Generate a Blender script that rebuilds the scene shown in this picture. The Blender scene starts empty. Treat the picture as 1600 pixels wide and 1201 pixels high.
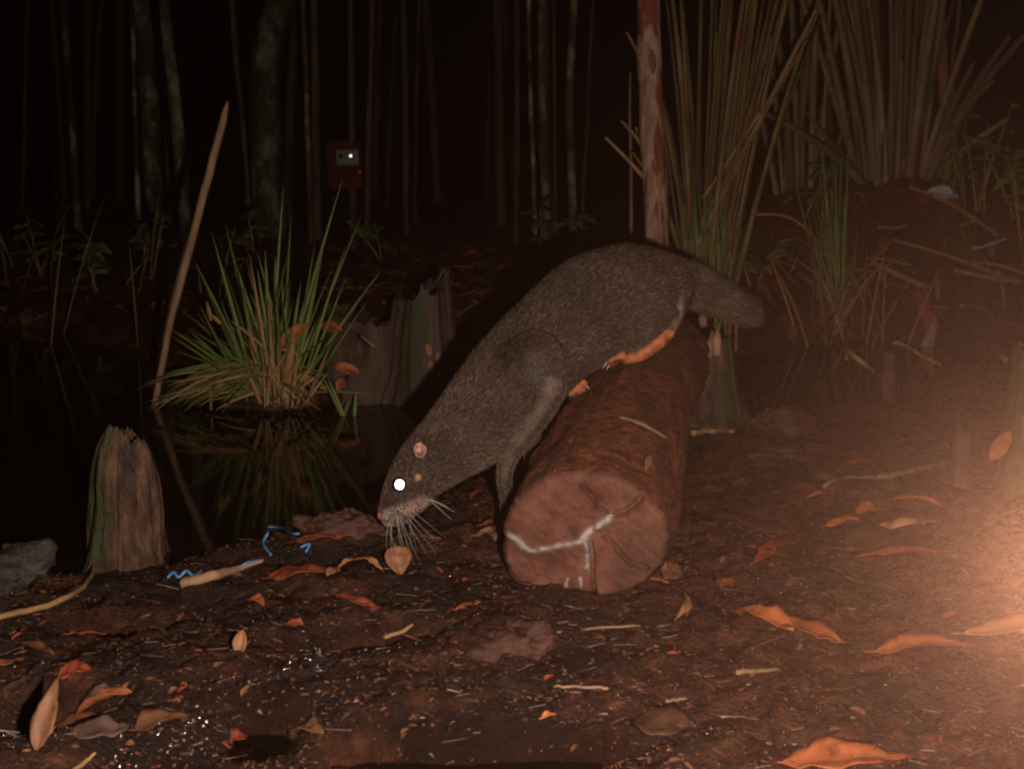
import bpy, bmesh, math, random
import numpy as np
from mathutils import Vector, Matrix
from mathutils.bvhtree import BVHTree

random.seed(7)
RNG = np.random.default_rng(11)
SC = bpy.context.scene
COL = SC.collection

# ------------------------------------------------------------------ camera
CAM_Z, PITCH, FPX = 0.75, math.radians(11.5), 1716.0
cam_d = bpy.data.cameras.new('camera')
cam_d.sensor_width = 36.0
cam_d.lens = 36.0 * FPX / 1600.0
cam_d.clip_start = 0.02
cam_d.clip_end = 200.0
cam_d.dof.use_dof = True
cam_d.dof.focus_distance = 2.25
cam_d.dof.aperture_fstop = 8.0
cam = bpy.data.objects.new('camera', cam_d)
cam.location = (0, 0, CAM_Z)
cam.rotation_euler = (math.pi / 2 - PITCH, 0, 0)
COL.objects.link(cam)
SC.camera = cam
CAM = Vector((0, 0, CAM_Z))
FWD = Vector((0, math.cos(PITCH), -math.sin(PITCH)))
UP = Vector((0, math.sin(PITCH), math.cos(PITCH)))
RIGHT = Vector((1, 0, 0))

# ------------------------------------------------------------------ world and light: night, one camera flash
w = bpy.data.worlds.new('World')
SC.world = w
w.use_nodes = True
wn = w.node_tree.nodes
bg = wn['Background']
sky = wn.new('ShaderNodeTexSky')
sky.sky_type = 'NISHITA'
sky.sun_disc = False
sky.sun_elevation = math.radians(-6)
sky.sun_rotation = math.radians(200)
w.node_tree.links.new(sky.outputs[0], bg.inputs[0])
bg.inputs[1].default_value = 0.004

fl_d = bpy.data.lights.new('camera_flash', 'POINT')
fl_d.energy = 118.0
fl_d.color = (1.0, 0.81, 0.67)
fl_d.shadow_soft_size = 0.014
fl = bpy.data.objects.new('camera_flash', fl_d)
FLASH = CAM + (FWD + RIGHT * 0.525 - UP * 0.18) * 0.21
fl.location = FLASH
COL.objects.link(fl)

SC.view_settings.view_transform = 'Standard'
SC.view_settings.look = 'None'
SC.view_settings.gamma = 1.0
SC.view_settings.exposure = 0.0
SC.render.engine = 'CYCLES'
SC.cycles.use_denoising = True
SC.cycles.max_bounces = 5
SC.cycles.diffuse_bounces = 2
SC.cycles.glossy_bounces = 3
SC.cycles.volume_bounces = 0
SC.cycles.pixel_filter_type = 'BLACKMAN_HARRIS'
SC.cycles.filter_width = 2.2
SC.cycles.sample_clamp_indirect = 2.0

# ------------------------------------------------------------------ small tools
def P(px, py, d):
    """point at photograph pixel (px, py) and depth d metres"""
    px, py, d = float(px), float(py), float(d)
    return CAM + (FWD + RIGHT * ((px - 800.0) / FPX) - UP * ((py - 600.0) / FPX)) * d

def M(px, d):
    return px * d / FPX

def hsh(ix, iy, iz, seed):
    n = (ix.astype(np.int64) * 374761393 + iy.astype(np.int64) * 668265263 + iz.astype(np.int64) * 2147483647 + seed * 974711)
    n = (n ^ (n >> 13)) * 1274126177
    n = n & 0x7fffffff
    n = (n ^ (n >> 16)) & 0xffff
    return n / 65535.0

def vnoise(x, y, z=None, seed=0):
    x = np.asarray(x, float); y = np.asarray(y, float)
    z = np.zeros_like(x) if z is None else np.asarray(z, float)
    ix, iy, iz = np.floor(x), np.floor(y), np.floor(z)
    fx, fy, fz = x - ix, y - iy, z - iz
    fx = fx * fx * (3 - 2 * fx); fy = fy * fy * (3 - 2 * fy); fz = fz * fz * (3 - 2 * fz)
    r = 0
    for a in (0, 1):
        for b in (0, 1):
            for c in (0, 1):
                wgt = (fx if a else 1 - fx) * (fy if b else 1 - fy) * (fz if c else 1 - fz)
                r = r + wgt * hsh(ix + a, iy + b, iz + c, seed)
    return r * 2 - 1

def fbm(x, y, z=None, octv=4, seed=0, gain=0.5):
    r, a, f = 0, 1.0, 1.0
    for o in range(octv):
        r = r + a * vnoise(np.asarray(x) * f + 13.7 * o, np.asarray(y) * f + 5.1 * o, None if z is None else np.asarray(z) * f, seed + o)
        a *= gain; f *= 2.03
    return r

def sstep(t):
    t = np.clip(t, 0, 1)
    return t * t * (3 - 2 * t)

class MB:
    def __init__(self):
        self.v, self.f = [], []
    def add(self, vs, fs):
        o = len(self.v)
        self.v.extend([tuple(p) for p in vs])
        self.f.extend([tuple(i + o for i in q) for q in fs])
        return self
    def mesh(self, name, smooth=True, origin=None):
        me = bpy.data.meshes.new(name)
        vs = self.v if origin is None else [(p[0] - origin[0], p[1] - origin[1], p[2] - origin[2]) for p in self.v]
        me.from_pydata(vs, [], self.f)
        if smooth:
            me.polygons.foreach_set('use_smooth', [True] * len(me.polygons))
        me.update()
        return me

def obj(name, mb, mat, parent=None, smooth=True, origin=None):
    """one mesh object; vertices given in world space; origin = parent's or own location"""
    if parent is not None:
        origin = parent['_o']
        if parent.parent is not None or parent.type == 'MESH':
            pass
    me = mb.mesh(name, smooth, origin)
    if mat is not None:
        me.materials.append(mat)
    o = bpy.data.objects.new(name, me)
    COL.objects.link(o)
    if parent is not None:
        o.parent = parent
        o['_o'] = parent['_o']
    else:
        org = origin if origin is not None else (0, 0, 0)
        o.location = org
        o['_o'] = tuple(org)
    return o

def tag(o, label=None, cat=None, group=None, kind=None):
    if label: o['label'] = label
    if cat: o['category'] = cat
    if group: o['group'] = group
    if kind: o['kind'] = kind
    return o

def thing(name, label, cat, loc, group=None):
    o = bpy.data.objects.new(name, None)
    o.empty_display_size = 0.05
    o.location = loc
    o['_o'] = tuple(loc)
    COL.objects.link(o)
    return tag(o, label, cat, group)

def frames(pts):
    pts = [Vector(p) for p in pts]
    n = len(pts)
    tans = []
    for i in range(n):
        a = pts[max(i - 1, 0)]; b = pts[min(i + 1, n - 1)]
        t = (b - a)
        tans.append(t.normalized() if t.length > 1e-9 else Vector((0, 0, 1)))
    return pts, tans

def loft(mb, pts, ra, rb=None, ref=None, sides=10, rad_fn=None, caps=True):
    """tube with elliptic rings: ra along u = t x ref, rb along ref"""
    pts, tans = frames(pts)
    n = len(pts)
    rb = ra if rb is None else rb
    if ref is None:
        t0 = (pts[-1] - pts[0]).normalized()
        ref = Vector((0, 1, 0)) if abs(t0.y) < 0.8 else Vector((1, 0, 0))
    vs, fs = [], []
    for i in range(n):
        t = tans[i]
        u = t.cross(ref)
        u.normalize()
        q = u.cross(t).normalized()
        for k in range(sides):
            a = 2 * math.pi * k / sides
            s = 1.0 if rad_fn is None else rad_fn(i, a)
            vs.append(pts[i] + u * (math.cos(a) * ra[i] * s) + q * (math.sin(a) * rb[i] * s))
    for i in range(n - 1):
        for k in range(sides):
            k2 = (k + 1) % sides
            fs.append((i * sides + k, i * sides + k2, (i + 1) * sides + k2, (i + 1) * sides + k))
    if caps:
        a = len(vs); vs.append(pts[0]); b = a + 1; vs.append(pts[-1])
        for k in range(sides):
            k2 = (k + 1) % sides
            fs.append((a, k2, k))
            fs.append((b, (n - 1) * sides + k, (n - 1) * sides + k2))
    mb.add(vs, fs)
    return mb

def bez(a, b, c, n):
    a, b, c = Vector(a), Vector(b), Vector(c)
    return [a * (1 - t) ** 2 + b * (2 * t * (1 - t)) + c * t * t for t in [i / (n - 1) for i in range(n)]]

def catmull(pts, n):
    pts = [Vector(p) for p in pts]
    out = []
    m = len(pts)
    for i in range(m - 1):
        p0 = pts[max(i - 1, 0)]; p1 = pts[i]; p2 = pts[i + 1]; p3 = pts[min(i + 2, m - 1)]
        for k in range(n):
            t = k / n
            out.append(0.5 * ((2 * p1) + (p2 - p0) * t + (2 * p0 - 5 * p1 + 4 * p2 - p3) * t * t + (3 * p1 - p0 - 3 * p2 + p3) * t ** 3))
    out.append(pts[-1])
    return out

# ------------------------------------------------------------------ materials
def pmat(name, cols, scale=8.0, rough=0.6, bump=0.3, bscale=None, stretch=(1, 1, 1), spec=0.5, metallic=0.0,
         detail=5.0, rvar=0.0, attr=None, cols2=None, scale2=2.0, thr2=(0.5, 0.6), stretch2=(1, 1, 1), bdist=0.01, coat=0.0, per_obj=0.0, ior=None):
    m = bpy.data.materials.new(name)
    m.use_nodes = True
    nt = m.node_tree
    N, L = nt.nodes, nt.links
    b = N['Principled BSDF']
    tc = N.new('ShaderNodeTexCoord')
    src = tc.outputs['Object']
    if per_obj > 0:
        oi = N.new('ShaderNodeObjectInfo')
        vm = N.new('ShaderNodeVectorMath'); vm.operation = 'ADD'
        sc_ = N.new('ShaderNodeVectorMath'); sc_.operation = 'SCALE'
        cx = N.new('ShaderNodeCombineXYZ')
        for i in range(3): L.new(oi.outputs['Random'], cx.inputs[i])
        L.new(cx.outputs[0], sc_.inputs[0]); sc_.inputs['Scale'].default_value = 37.0
        L.new(tc.outputs['Object'], vm.inputs[0]); L.new(sc_.outputs[0], vm.inputs[1])
        src = vm.outputs[0]
    mp = N.new('ShaderNodeMapping'); mp.inputs['Scale'].default_value = stretch
    L.new(src, mp.inputs[0])
    nz = N.new('ShaderNodeTexNoise'); nz.inputs['Scale'].default_value = scale; nz.inputs['Detail'].default_value = detail
    nz.inputs['Roughness'].default_value = 0.62
    L.new(mp.outputs[0], nz.inputs['Vector'])
    cr = N.new('ShaderNodeValToRGB')
    el = cr.color_ramp.elements
    while len(el) < len(cols): el.new(0.5)
    for e, (p_, c_) in zip(el, cols):
        e.position = p_; e.color = (*c_, 1)
    L.new(nz.outputs['Fac'], cr.inputs[0])
    out = cr.outputs[0]
    if cols2:
        mp2 = N.new('ShaderNodeMapping'); mp2.inputs['Scale'].default_value = stretch2
        L.new(src, mp2.inputs[0])
        n2 = N.new('ShaderNodeTexNoise'); n2.inputs['Scale'].default_value = scale2; n2.inputs['Detail'].default_value = 5
        L.new(mp2.outputs[0], n2.inputs['Vector'])
        mr = N.new('ShaderNodeMapRange'); mr.inputs[1].default_value = thr2[0]; mr.inputs[2].default_value = thr2[1]
        L.new(n2.outputs['Fac'], mr.inputs[0])
        mx = N.new('ShaderNodeMix'); mx.data_type = 'RGBA'
        L.new(mr.outputs[0], mx.inputs[0]); L.new(out, mx.inputs[6]); mx.inputs[7].default_value = (*cols2, 1)
        out = mx.outputs[2]
    if per_obj > 0:
        oi2 = N.new('ShaderNodeObjectInfo')
        hs = N.new('ShaderNodeHueSaturation')
        mv = N.new('ShaderNodeMapRange'); mv.inputs[3].default_value = 1 - per_obj; mv.inputs[4].default_value = 1 + per_obj
        L.new(oi2.outputs['Random'], mv.inputs[0]); L.new(mv.outputs[0], hs.inputs['Value']); L.new(out, hs.inputs['Color'])
        out = hs.outputs[0]
    if attr:
        at = N.new('ShaderNodeAttribute'); at.attribute_name = attr
        mx = N.new('ShaderNodeMix'); mx.data_type = 'RGBA'
        L.new(at.outputs['Alpha'], mx.inputs[0]); L.new(out, mx.inputs[6]); L.new(at.outputs['Color'], mx.inputs[7])
        out = mx.outputs[2]
    L.new(out, b.inputs['Base Color'])
    b.inputs['Roughness'].default_value = rough
    b.inputs['Metallic'].default_value = metallic
    b.inputs['Specular IOR Level'].default_value = spec
    if ior: b.inputs['IOR'].default_value = ior
    if coat > 0:
        b.inputs['Coat Weight'].default_value = coat; b.inputs['Coat Roughness'].default_value = 0.15
    if rvar > 0:
        mr = N.new('ShaderNodeMapRange'); mr.inputs[1].default_value = 0.3; mr.inputs[2].default_value = 0.7
        mr.inputs[3].default_value = max(0.03, rough - rvar); mr.inputs[4].default_value = min(1, rough + rvar)
        n3 = N.new('ShaderNodeTexNoise'); n3.inputs['Scale'].default_value = scale * 0.37; n3.inputs['Detail'].default_value = 4
        L.new(src, n3.inputs['Vector']); L.new(n3.outputs['Fac'], mr.inputs[0]); L.new(mr.outputs[0], b.inputs['Roughness'])
    if bump > 0:
        nb = N.new('ShaderNodeTexNoise'); nb.inputs['Scale'].default_value = bscale or scale * 4; nb.inputs['Detail'].default_value = 6
        nb.inputs['Roughness'].default_value = 0.65
        L.new(mp.outputs[0], nb.inputs['Vector'])
        bp = N.new('ShaderNodeBump'); bp.inputs['Strength'].default_value = bump; bp.inputs['Distance'].default_value = bdist
        L.new(nb.outputs['Fac'], bp.inputs['Height']); L.new(bp.outputs[0], b.inputs['Normal'])
    return m

MT = {}
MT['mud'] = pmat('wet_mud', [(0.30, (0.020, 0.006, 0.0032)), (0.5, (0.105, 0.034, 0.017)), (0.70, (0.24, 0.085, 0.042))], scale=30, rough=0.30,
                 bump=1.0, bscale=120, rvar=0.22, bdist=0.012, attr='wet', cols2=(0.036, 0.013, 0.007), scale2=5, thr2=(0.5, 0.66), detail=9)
MT['water'] = pmat('pool_water', [(0.4, (0.006, 0.004, 0.002)), (0.6, (0.010, 0.007, 0.003))], scale=3, rough=0.03, bump=0.06, bscale=7, bdist=0.01, ior=1.33)
MT['log'] = pmat('log_bark', [(0.30, (0.05, 0.014, 0.007)), (0.48, (0.21, 0.062, 0.028)), (0.70, (0.36, 0.115, 0.05))], scale=42, rough=0.75, bump=0.9, bscale=60,
                 cols2=(0.12, 0.048, 0.026), scale2=9, thr2=(0.5, 0.66), bdist=0.01)
MT['cut'] = pmat('log_cut_face', [(0.32, (0.085, 0.028, 0.018)), (0.5, (0.15, 0.055, 0.036)), (0.68, (0.22, 0.085, 0.056))], scale=22, rough=0.8, bump=0.5, bscale=130,
                 attr='stain', cols2=(0.10, 0.045, 0.028), scale2=9, thr2=(0.52, 0.68), bdist=0.004)
MT['dry_wood'] = pmat('dry_pale_wood', [(0.3, (0.20, 0.11, 0.06)), (0.7, (0.46, 0.28, 0.17))], scale=30, rough=0.75, bump=0.4, stretch=(1, 1, 0.3), per_obj=0.3)
MT['moss_stump'] = pmat('mossy_stump_wood', [(0.3, (0.05, 0.026, 0.014)), (0.5, (0.15, 0.075, 0.038)), (0.72, (0.28, 0.14, 0.07))], scale=20, rough=0.6, bump=1.0, bscale=50,
                        stretch=(1, 1, 0.22), attr='moss', bdist=0.012)
MT['old_stump'] = pmat('weathered_stump_wood', [(0.36, (0.015, 0.008, 0.005)), (0.5, (0.075, 0.036, 0.019)), (0.66, (0.19, 0.095, 0.048))], scale=30, rough=0.5, bump=1.0, bscale=55,
                        stretch=(1, 1, 0.25), attr='moss', bdist=0.014)
MT['stump_dark'] = pmat('dark_stump_wood', [(0.3, (0.05, 0.028, 0.02)), (0.6, (0.11, 0.062, 0.044)), (0.75, (0.17, 0.09, 0.06))], scale=16, rough=0.6, bump=0.9, bscale=40,
                        stretch=(1, 1, 0.25), attr='moss', bdist=0.012)
MT['bark_pale'] = pmat('peeling_pale_bark', [(0.3, (0.20, 0.085, 0.05)), (0.45, (0.46, 0.26, 0.18)), (0.62, (0.66, 0.44, 0.34)), (0.75, (0.48, 0.30, 0.23))], scale=24, rough=0.8,
                       bump=0.8, bscale=40, stretch=(1, 1, 0.16), cols2=(0.32, 0.075, 0.03), scale2=16, thr2=(0.54, 0.60), stretch2=(1, 1, 0.12), bdist=0.01)
MT['bark_red'] = pmat('red_inner_bark', [(0.3, (0.26, 0.08, 0.04)), (0.7, (0.46, 0.20, 0.12))], scale=30, rough=0.8, bump=0.4, stretch=(1, 1, 0.2))
MT['bark_mottled'] = pmat('mottled_grey_bark', [(0.35, (0.045, 0.038, 0.020)), (0.5, (0.15, 0.13, 0.075)), (0.62, (0.46, 0.43, 0.32))], scale=9, rough=0.85, bump=0.6,
                          stretch=(1, 1, 0.55), per_obj=0.4, cols2=(0.030, 0.026, 0.013), scale2=3.0, thr2=(0.45, 0.62))
MT['bark_dark'] = pmat('dark_thin_bark', [(0.35, (0.05, 0.034, 0.018)), (0.65, (0.16, 0.11, 0.06))], scale=8, rough=0.85, bump=0.5, stretch=(1, 1, 0.3), per_obj=0.5)
MT['stick'] = pmat('dry_stick', [(0.3, (0.28, 0.155, 0.085)), (0.7, (0.52, 0.31, 0.18))], scale=30, rough=0.7, bump=0.3, stretch=(1, 1, 0.2))
MT['stem'] = pmat('dry_brown_stem', [(0.3, (0.20, 0.105, 0.046)), (0.7, (0.50, 0.27, 0.12))], scale=26, rough=0.7, bump=0.3, per_obj=0.35)
MT['culm'] = pmat('sedge_culm', [(0.3, (0.09, 0.062, 0.022)), (0.5, (0.20, 0.145, 0.055)), (0.7, (0.33, 0.23, 0.105))], scale=7, rough=0.6, bump=0.4, bscale=60,
                  per_obj=0.45, stretch=(1, 1, 0.5), cols2=(0.26, 0.085, 0.035), scale2=5, thr2=(0.56, 0.66))
MT['culm2'] = pmat('old_sedge_culm', [(0.3, (0.10, 0.068, 0.030)), (0.5, (0.23, 0.16, 0.078)), (0.7, (0.36, 0.25, 0.13))], scale=7, rough=0.7, bump=0.4, bscale=60,
                   per_obj=0.45, stretch=(1, 1, 0.4))
MT['grass'] = pmat('grass_green', [(0.3, (0.07, 0.115, 0.018)), (0.6, (0.19, 0.27, 0.055)), (0.75, (0.33, 0.36, 0.10))], scale=9, rough=0.45, bump=0.0, per_obj=0.35)
MT['grass_dry'] = pmat('grass_dry', [(0.3, (0.30, 0.16, 0.06)), (0.7, (0.50, 0.30, 0.13))], scale=14, rough=0.6, bump=0.0, per_obj=0.3)
MT['grass_olive'] = pmat('grass_olive', [(0.3, (0.09, 0.085, 0.02)), (0.7, (0.25, 0.22, 0.065))], scale=9, rough=0.5, bump=0.0, per_obj=0.4)
MT['foliage'] = pmat('forest_foliage', [(0.3, (0.05, 0.08, 0.02)), (0.65, (0.17, 0.21, 0.055))], scale=7, rough=0.5, bump=0.0, per_obj=0.5)
def leafmat(name, a, b, rough=0.55, spots=None):
    return pmat(name, [(0.3, a), (0.7, b)], scale=34, rough=rough, bump=0.35, bscale=140, per_obj=0.22, bdist=0.003,
                cols2=spots or tuple(c * 0.4 for c in a), scale2=26, thr2=(0.6, 0.72))
MT['leaf_orange'] = leafmat('leaf_orange', (0.34, 0.085, 0.028), (0.56, 0.18, 0.065))
MT['leaf_tan'] = leafmat('leaf_tan', (0.36, 0.15, 0.06), (0.52, 0.26, 0.12))
MT['leaf_rust'] = leafmat('leaf_rust', (0.24, 0.09, 0.038), (0.40, 0.165, 0.075))
MT['leaf_brown'] = leafmat('leaf_brown', (0.13, 0.055, 0.025), (0.27, 0.12, 0.055))
MT['leaf_red'] = leafmat('leaf_red', (0.28, 0.055, 0.02), (0.45, 0.11, 0.045))
MT['leaf_dark'] = leafmat('leaf_dark_wet', (0.06, 0.028, 0.016), (0.15, 0.075, 0.044), rough=0.28)
MT['leaf_grey'] = leafmat('leaf_grey_wet', (0.13, 0.080, 0.065), (0.25, 0.16, 0.13), rough=0.2)
MT['leaf_white'] = leafmat('leaf_bleached', (0.45, 0.46, 0.50), (0.72, 0.74, 0.80))
MT['blue'] = pmat('blue_string', [(0.3, (0.04, 0.20, 0.50)), (0.7, (0.16, 0.40, 0.72))], scale=40, rough=0.4, bump=0.0)
MT['root'] = pmat('wet_root_wood', [(0.3, (0.035, 0.013, 0.009)), (0.55, (0.095, 0.037, 0.026)), (0.75, (0.16, 0.068, 0.048))], scale=22, rough=0.5, bump=0.9, bscale=70,
                  stretch=(1, 1, 1), rvar=0.2, bdist=0.008)
MT['rock'] = pmat('wet_grey_wood', [(0.35, (0.02, 0.016, 0.013)), (0.55, (0.075, 0.060, 0.048)), (0.68, (0.2, 0.165, 0.13))], scale=26, rough=0.35, bump=1.0, bscale=60, stretch=(0.4, 1, 1), rvar=0.15, bdist=0.012)
MT['crumb'] = pmat('mud_crumb', [(0.35, (0.03, 0.010, 0.005)), (0.55, (0.13, 0.045, 0.022)), (0.68, (0.40, 0.17, 0.085))], scale=160, rough=0.14, bump=0.4, bscale=200, rvar=0.2)

# ------------------------------------------------------------------ ground with the pool
WL = -0.05
def on_plane(px, py, z):
    d = FWD + RIGHT * ((px - 800.0) / FPX) - UP * ((py - 600.0) / FPX)
    t = (z - CAM_Z) / d.z
    q = CAM + d * t
    return (q.x, q.y)
near_px = [(-900, 960), (-300, 935), (0, 915), (90, 905), (160, 912), (270, 888), (340, 872), (410, 850), (440, 832), (490, 818), (560, 818), (610, 830), (650, 808), (700, 778),
           (740, 764), (790, 740), (900, 690), (1000, 668), (1080, 668), (1150, 672), (1200, 655), (1260, 640), (1330, 636), (1400, 630), (1460, 606), (1530, 580), (1620, 566), (1900, 545)]
far_px = [(1900, 516), (1650, 522), (1400, 528), (1300, 533), (1210, 546), (1130, 566), (1050, 590), (900, 606), (740, 622), (620, 628), (500, 626), (430, 622), (300, 618), (235, 560),
          (100, 520), (0, 508), (-300, 500), (-900, 490)]
NEAR = np.array([on_plane(*q, WL) for q in near_px])
FAR = np.array([on_plane(*q, WL) for q in far_px])
POLY = np.vstack([NEAR, FAR])
def pdist(x, y, L_):
    best = np.full(x.shape, 1e9)
    for i in range(len(L_) - 1):
        ax, ay = L_[i]; bx, by = L_[i + 1]
        dx, dy = bx - ax, by - ay
        t = np.clip(((x - ax) * dx + (y - ay) * dy) / (dx * dx + dy * dy), 0, 1)
        best = np.minimum(best, (x - ax - t * dx) ** 2 + (y - ay - t * dy) ** 2)
    return np.sqrt(best)
def inpoly(x, y, Pg):
    c = np.zeros(x.shape, bool)
    n = len(Pg)
    for i in range(n):
        x1, y1 = Pg[i]; x2, y2 = Pg[(i + 1) % n]
        if y1 == y2: continue
        hit = ((y1 > y) != (y2 > y)) & (x < (x2 - x1) * (y - y1) / (y2 - y1) + x1)
        c ^= hit
    return c
def gp(px, py): return on_plane(px, py, 0.0)
BUMPS = [(*gp(500, 845), 0.10, 0.055, 0.035), (*gp(600, 850), 0.12, 0.06, 0.02), (*gp(700, 830), 0.10, 0.10, 0.02), (*gp(1235, 668), 0.12, 0.05, 0.07), (*gp(1180, 690), 0.2, 0.06, 0.03),
         (*gp(1520, 600), 0.35, 0.12, 0.05), (*gp(1230, 720), 0.10, 0.03, 0.022), (*gp(1330, 770), 0.14, 0.05, 0.02), (*gp(800, 985), 0.11, 0.07, 0.022), (*gp(470, 900), 0.16, 0.05, 0.016),
         (*gp(415, 1112), 0.065, 0.05, -0.085), (*gp(600, 1150), 0.11, 0.035, -0.07), (*gp(760, 1172), 0.13, 0.045, -0.075), (*gp(900, 1150), 0.10, 0.035, -0.07),
         (*gp(600, 975), 0.11, 0.035, -0.07), (*gp(500, 1000), 0.08, 0.035, -0.07), (*gp(75, 1095), 0.07, 0.05, -0.07), (*gp(170, 955), 0.10, 0.03, -0.065), (*gp(330, 1180), 0.09, 0.035, -0.065),
         (*gp(1240, 900), 0.25, 0.12, 0.012), (*gp(1010, 640), 0.25, 0.28, 0.05)]
def H(x, y, fine=True):
    x = np.asarray(x, float); y = np.asarray(y, float)
    dn, df = pdist(x, y, NEAR), pdist(x, y, FAR)
    ins = inpoly(x, y, POLY)
    jag = 0.05 * fbm(x * 7, y * 7, octv=3, seed=5)
    dn_, df_ = dn + np.where(ins, -1, 1) * jag, df + np.where(ins, -1, 1) * jag
    depth = WL - 0.02 * sstep(np.minimum(dn_, df_) / 0.04) - 0.15 * sstep(np.minimum(dn, df) / 0.4)
    nearh = WL + 0.034 * sstep(dn_ / 0.10) + 0.012 * sstep((dn_ - 0.1) / 0.5)
    rgt = sstep((x - 0.2) / 0.6)
    farh = WL + 0.06 * sstep(df_ / 0.15) + (1 - rgt) * 0.25 * (1 - np.exp(-df / 0.75)) + rgt * 0.33 * (1 - np.exp(-df / 0.38)) + 0.012 * np.maximum(y - 7, 0)
    farh = farh + 0.36 * np.exp(-((x - 2.0) / 1.1) ** 2 - ((y - 5.75) / 0.55) ** 2)
    h = np.where(ins, depth, np.where(dn < df, nearh, farh))
    for bx, by, sx, sy, a in BUMPS:
        h = h + a * np.exp(-((x - bx) / sx) ** 2 - ((y - by) / sy) ** 2)
    amp = np.where(ins, 0.4, 1.0)
    h = h + amp * (0.013 * fbm(x * 4.5, y * 4.5, octv=3, seed=21) + np.where(df < dn, 0.03, 0.0) * fbm(x * 2.2, y * 2.2, octv=3, seed=33))
    if fine:
        s = np.clip(1.6 - y / 6, 0.3, 1)
        h = h + amp * s * (0.0085 * fbm(x * 24, y * 32, octv=3, seed=41, gain=0.6) + 0.0035 * np.abs(fbm(x * 70, y * 90, octv=2, seed=55)))
    return h
def h1(x, y): return float(H(np.array([x]), np.array([y]))[0])

def spacing(segs):
    out = [segs[0][0]]
    for a, b, s in segs:
        n = max(1, int(round((b - a) / s)))
        out += list(np.linspace(a, b, n + 1)[1:])
    return np.array(out)
gx = spacing([(-60, -20, 8), (-20, -6, 1.5), (-6, -2.6, 0.25), (-2.6, -1.3, 0.05), (-1.3, 1.6, 0.0095), (1.6, 3.4, 0.05), (3.4, 7, 0.25), (7, 20, 1.5), (20, 60, 8)])
gy = spacing([(-20, -2, 3), (-2, 0.6, 0.2), (0.6, 1.15, 0.05), (1.15, 2.9, 0.0075), (2.9, 4.2, 0.014), (4.2, 6.5, 0.03), (6.5, 12, 0.12), (12, 30, 1.0), (30, 70, 5)])
GX, GY = np.meshgrid(gx, gy)
GZ = H(GX.ravel(), GY.ravel())
nx, ny = len(gx), len(gy)
co = np.stack([GX.ravel(), GY.ravel(), GZ], 1)
ii = (np.arange(ny - 1)[:, None] * nx + np.arange(nx - 1)[None, :]).ravel()
quads = np.stack([ii, ii + 1, ii + nx + 1, ii + nx], 1)
me = bpy.data.meshes.new('ground')
me.vertices.add(len(co)); me.vertices.foreach_set('co', co.ravel().astype(np.float32))
me.loops.add(quads.size); me.loops.foreach_set('vertex_index', quads.ravel().astype(np.int32))
me.polygons.add(len(quads)); me.polygons.foreach_set('loop_start', np.arange(0, quads.size, 4, dtype=np.int32))
me.update(calc_edges=True)
me.polygons.foreach_set('use_smooth', [True] * len(me.polygons))
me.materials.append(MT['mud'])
ground = bpy.data.objects.new('ground', me); COL.objects.link(ground)
wet = sstep((0.55 - GX.ravel() + 0.30 * fbm(GX.ravel() * 1.6, GY.ravel() * 1.6, octv=3, seed=61)) / 0.75) * (GY.ravel() < 4.2)  # wet mud plus the flash fading leftward, both put into the colour
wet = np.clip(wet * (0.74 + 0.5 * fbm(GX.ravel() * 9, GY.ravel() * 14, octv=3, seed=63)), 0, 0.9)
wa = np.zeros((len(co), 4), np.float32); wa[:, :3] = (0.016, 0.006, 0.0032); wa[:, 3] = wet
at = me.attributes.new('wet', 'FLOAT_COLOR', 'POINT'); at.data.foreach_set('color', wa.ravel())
tag(ground, 'dark wet mud of the swamp floor', kind='structure')
sel = (co[quads[:, 0], 1] > 0.5) & (co[quads[:, 0], 1] < 12) & (np.abs(co[quads[:, 0], 0]) < 7)
GBVH = BVHTree.FromPolygons([tuple(c) for c in co], [tuple(map(int, q)) for q in quads[sel]])

wmb = MB().add([(-8, 0.9, WL), (8, 0.9, WL), (8, 7.5, WL), (-8, 7.5, WL)], [(0, 1, 2, 3)])
water = obj('pool_water', wmb, MT['water'], smooth=False)
tag(water, 'still black water of the swamp pool', kind='structure')

def ray_dir(px, py):
    px, py = float(px), float(py)
    return (FWD + RIGHT * ((px - 800.0) / FPX) - UP * ((py - 600.0) / FPX)).normalized()
def G(px, py, dz=0.0):
    """point of the ground (or water) seen at a photograph pixel"""
    d = ray_dir(px, py)
    hit = GBVH.ray_cast(CAM, d)[0]
    if hit is None:
        x, y = on_plane(px, max(py, 420), 0.1)
        hit = Vector((x, y, h1(x, y)))
    if hit.z < WL:
        x, y = on_plane(px, py, WL); hit = Vector((x, y, WL))
    return hit + Vector((0, 0, dz))
def DEP(p): return (Vector(p) - CAM).dot(FWD)
def B(px, d):
    """ground point below the photograph column px at depth d"""
    x = (px - 800.0) / FPX * d
    y = (d + (CAM_Z - 0.2) * 0) / math.cos(PITCH)
    for _ in range(3):
        z = h1(x, y)
        y = (d - (CAM_Z - z) * math.sin(PITCH)) / math.cos(PITCH)
    return Vector((x, y, h1(x, y)))

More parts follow.
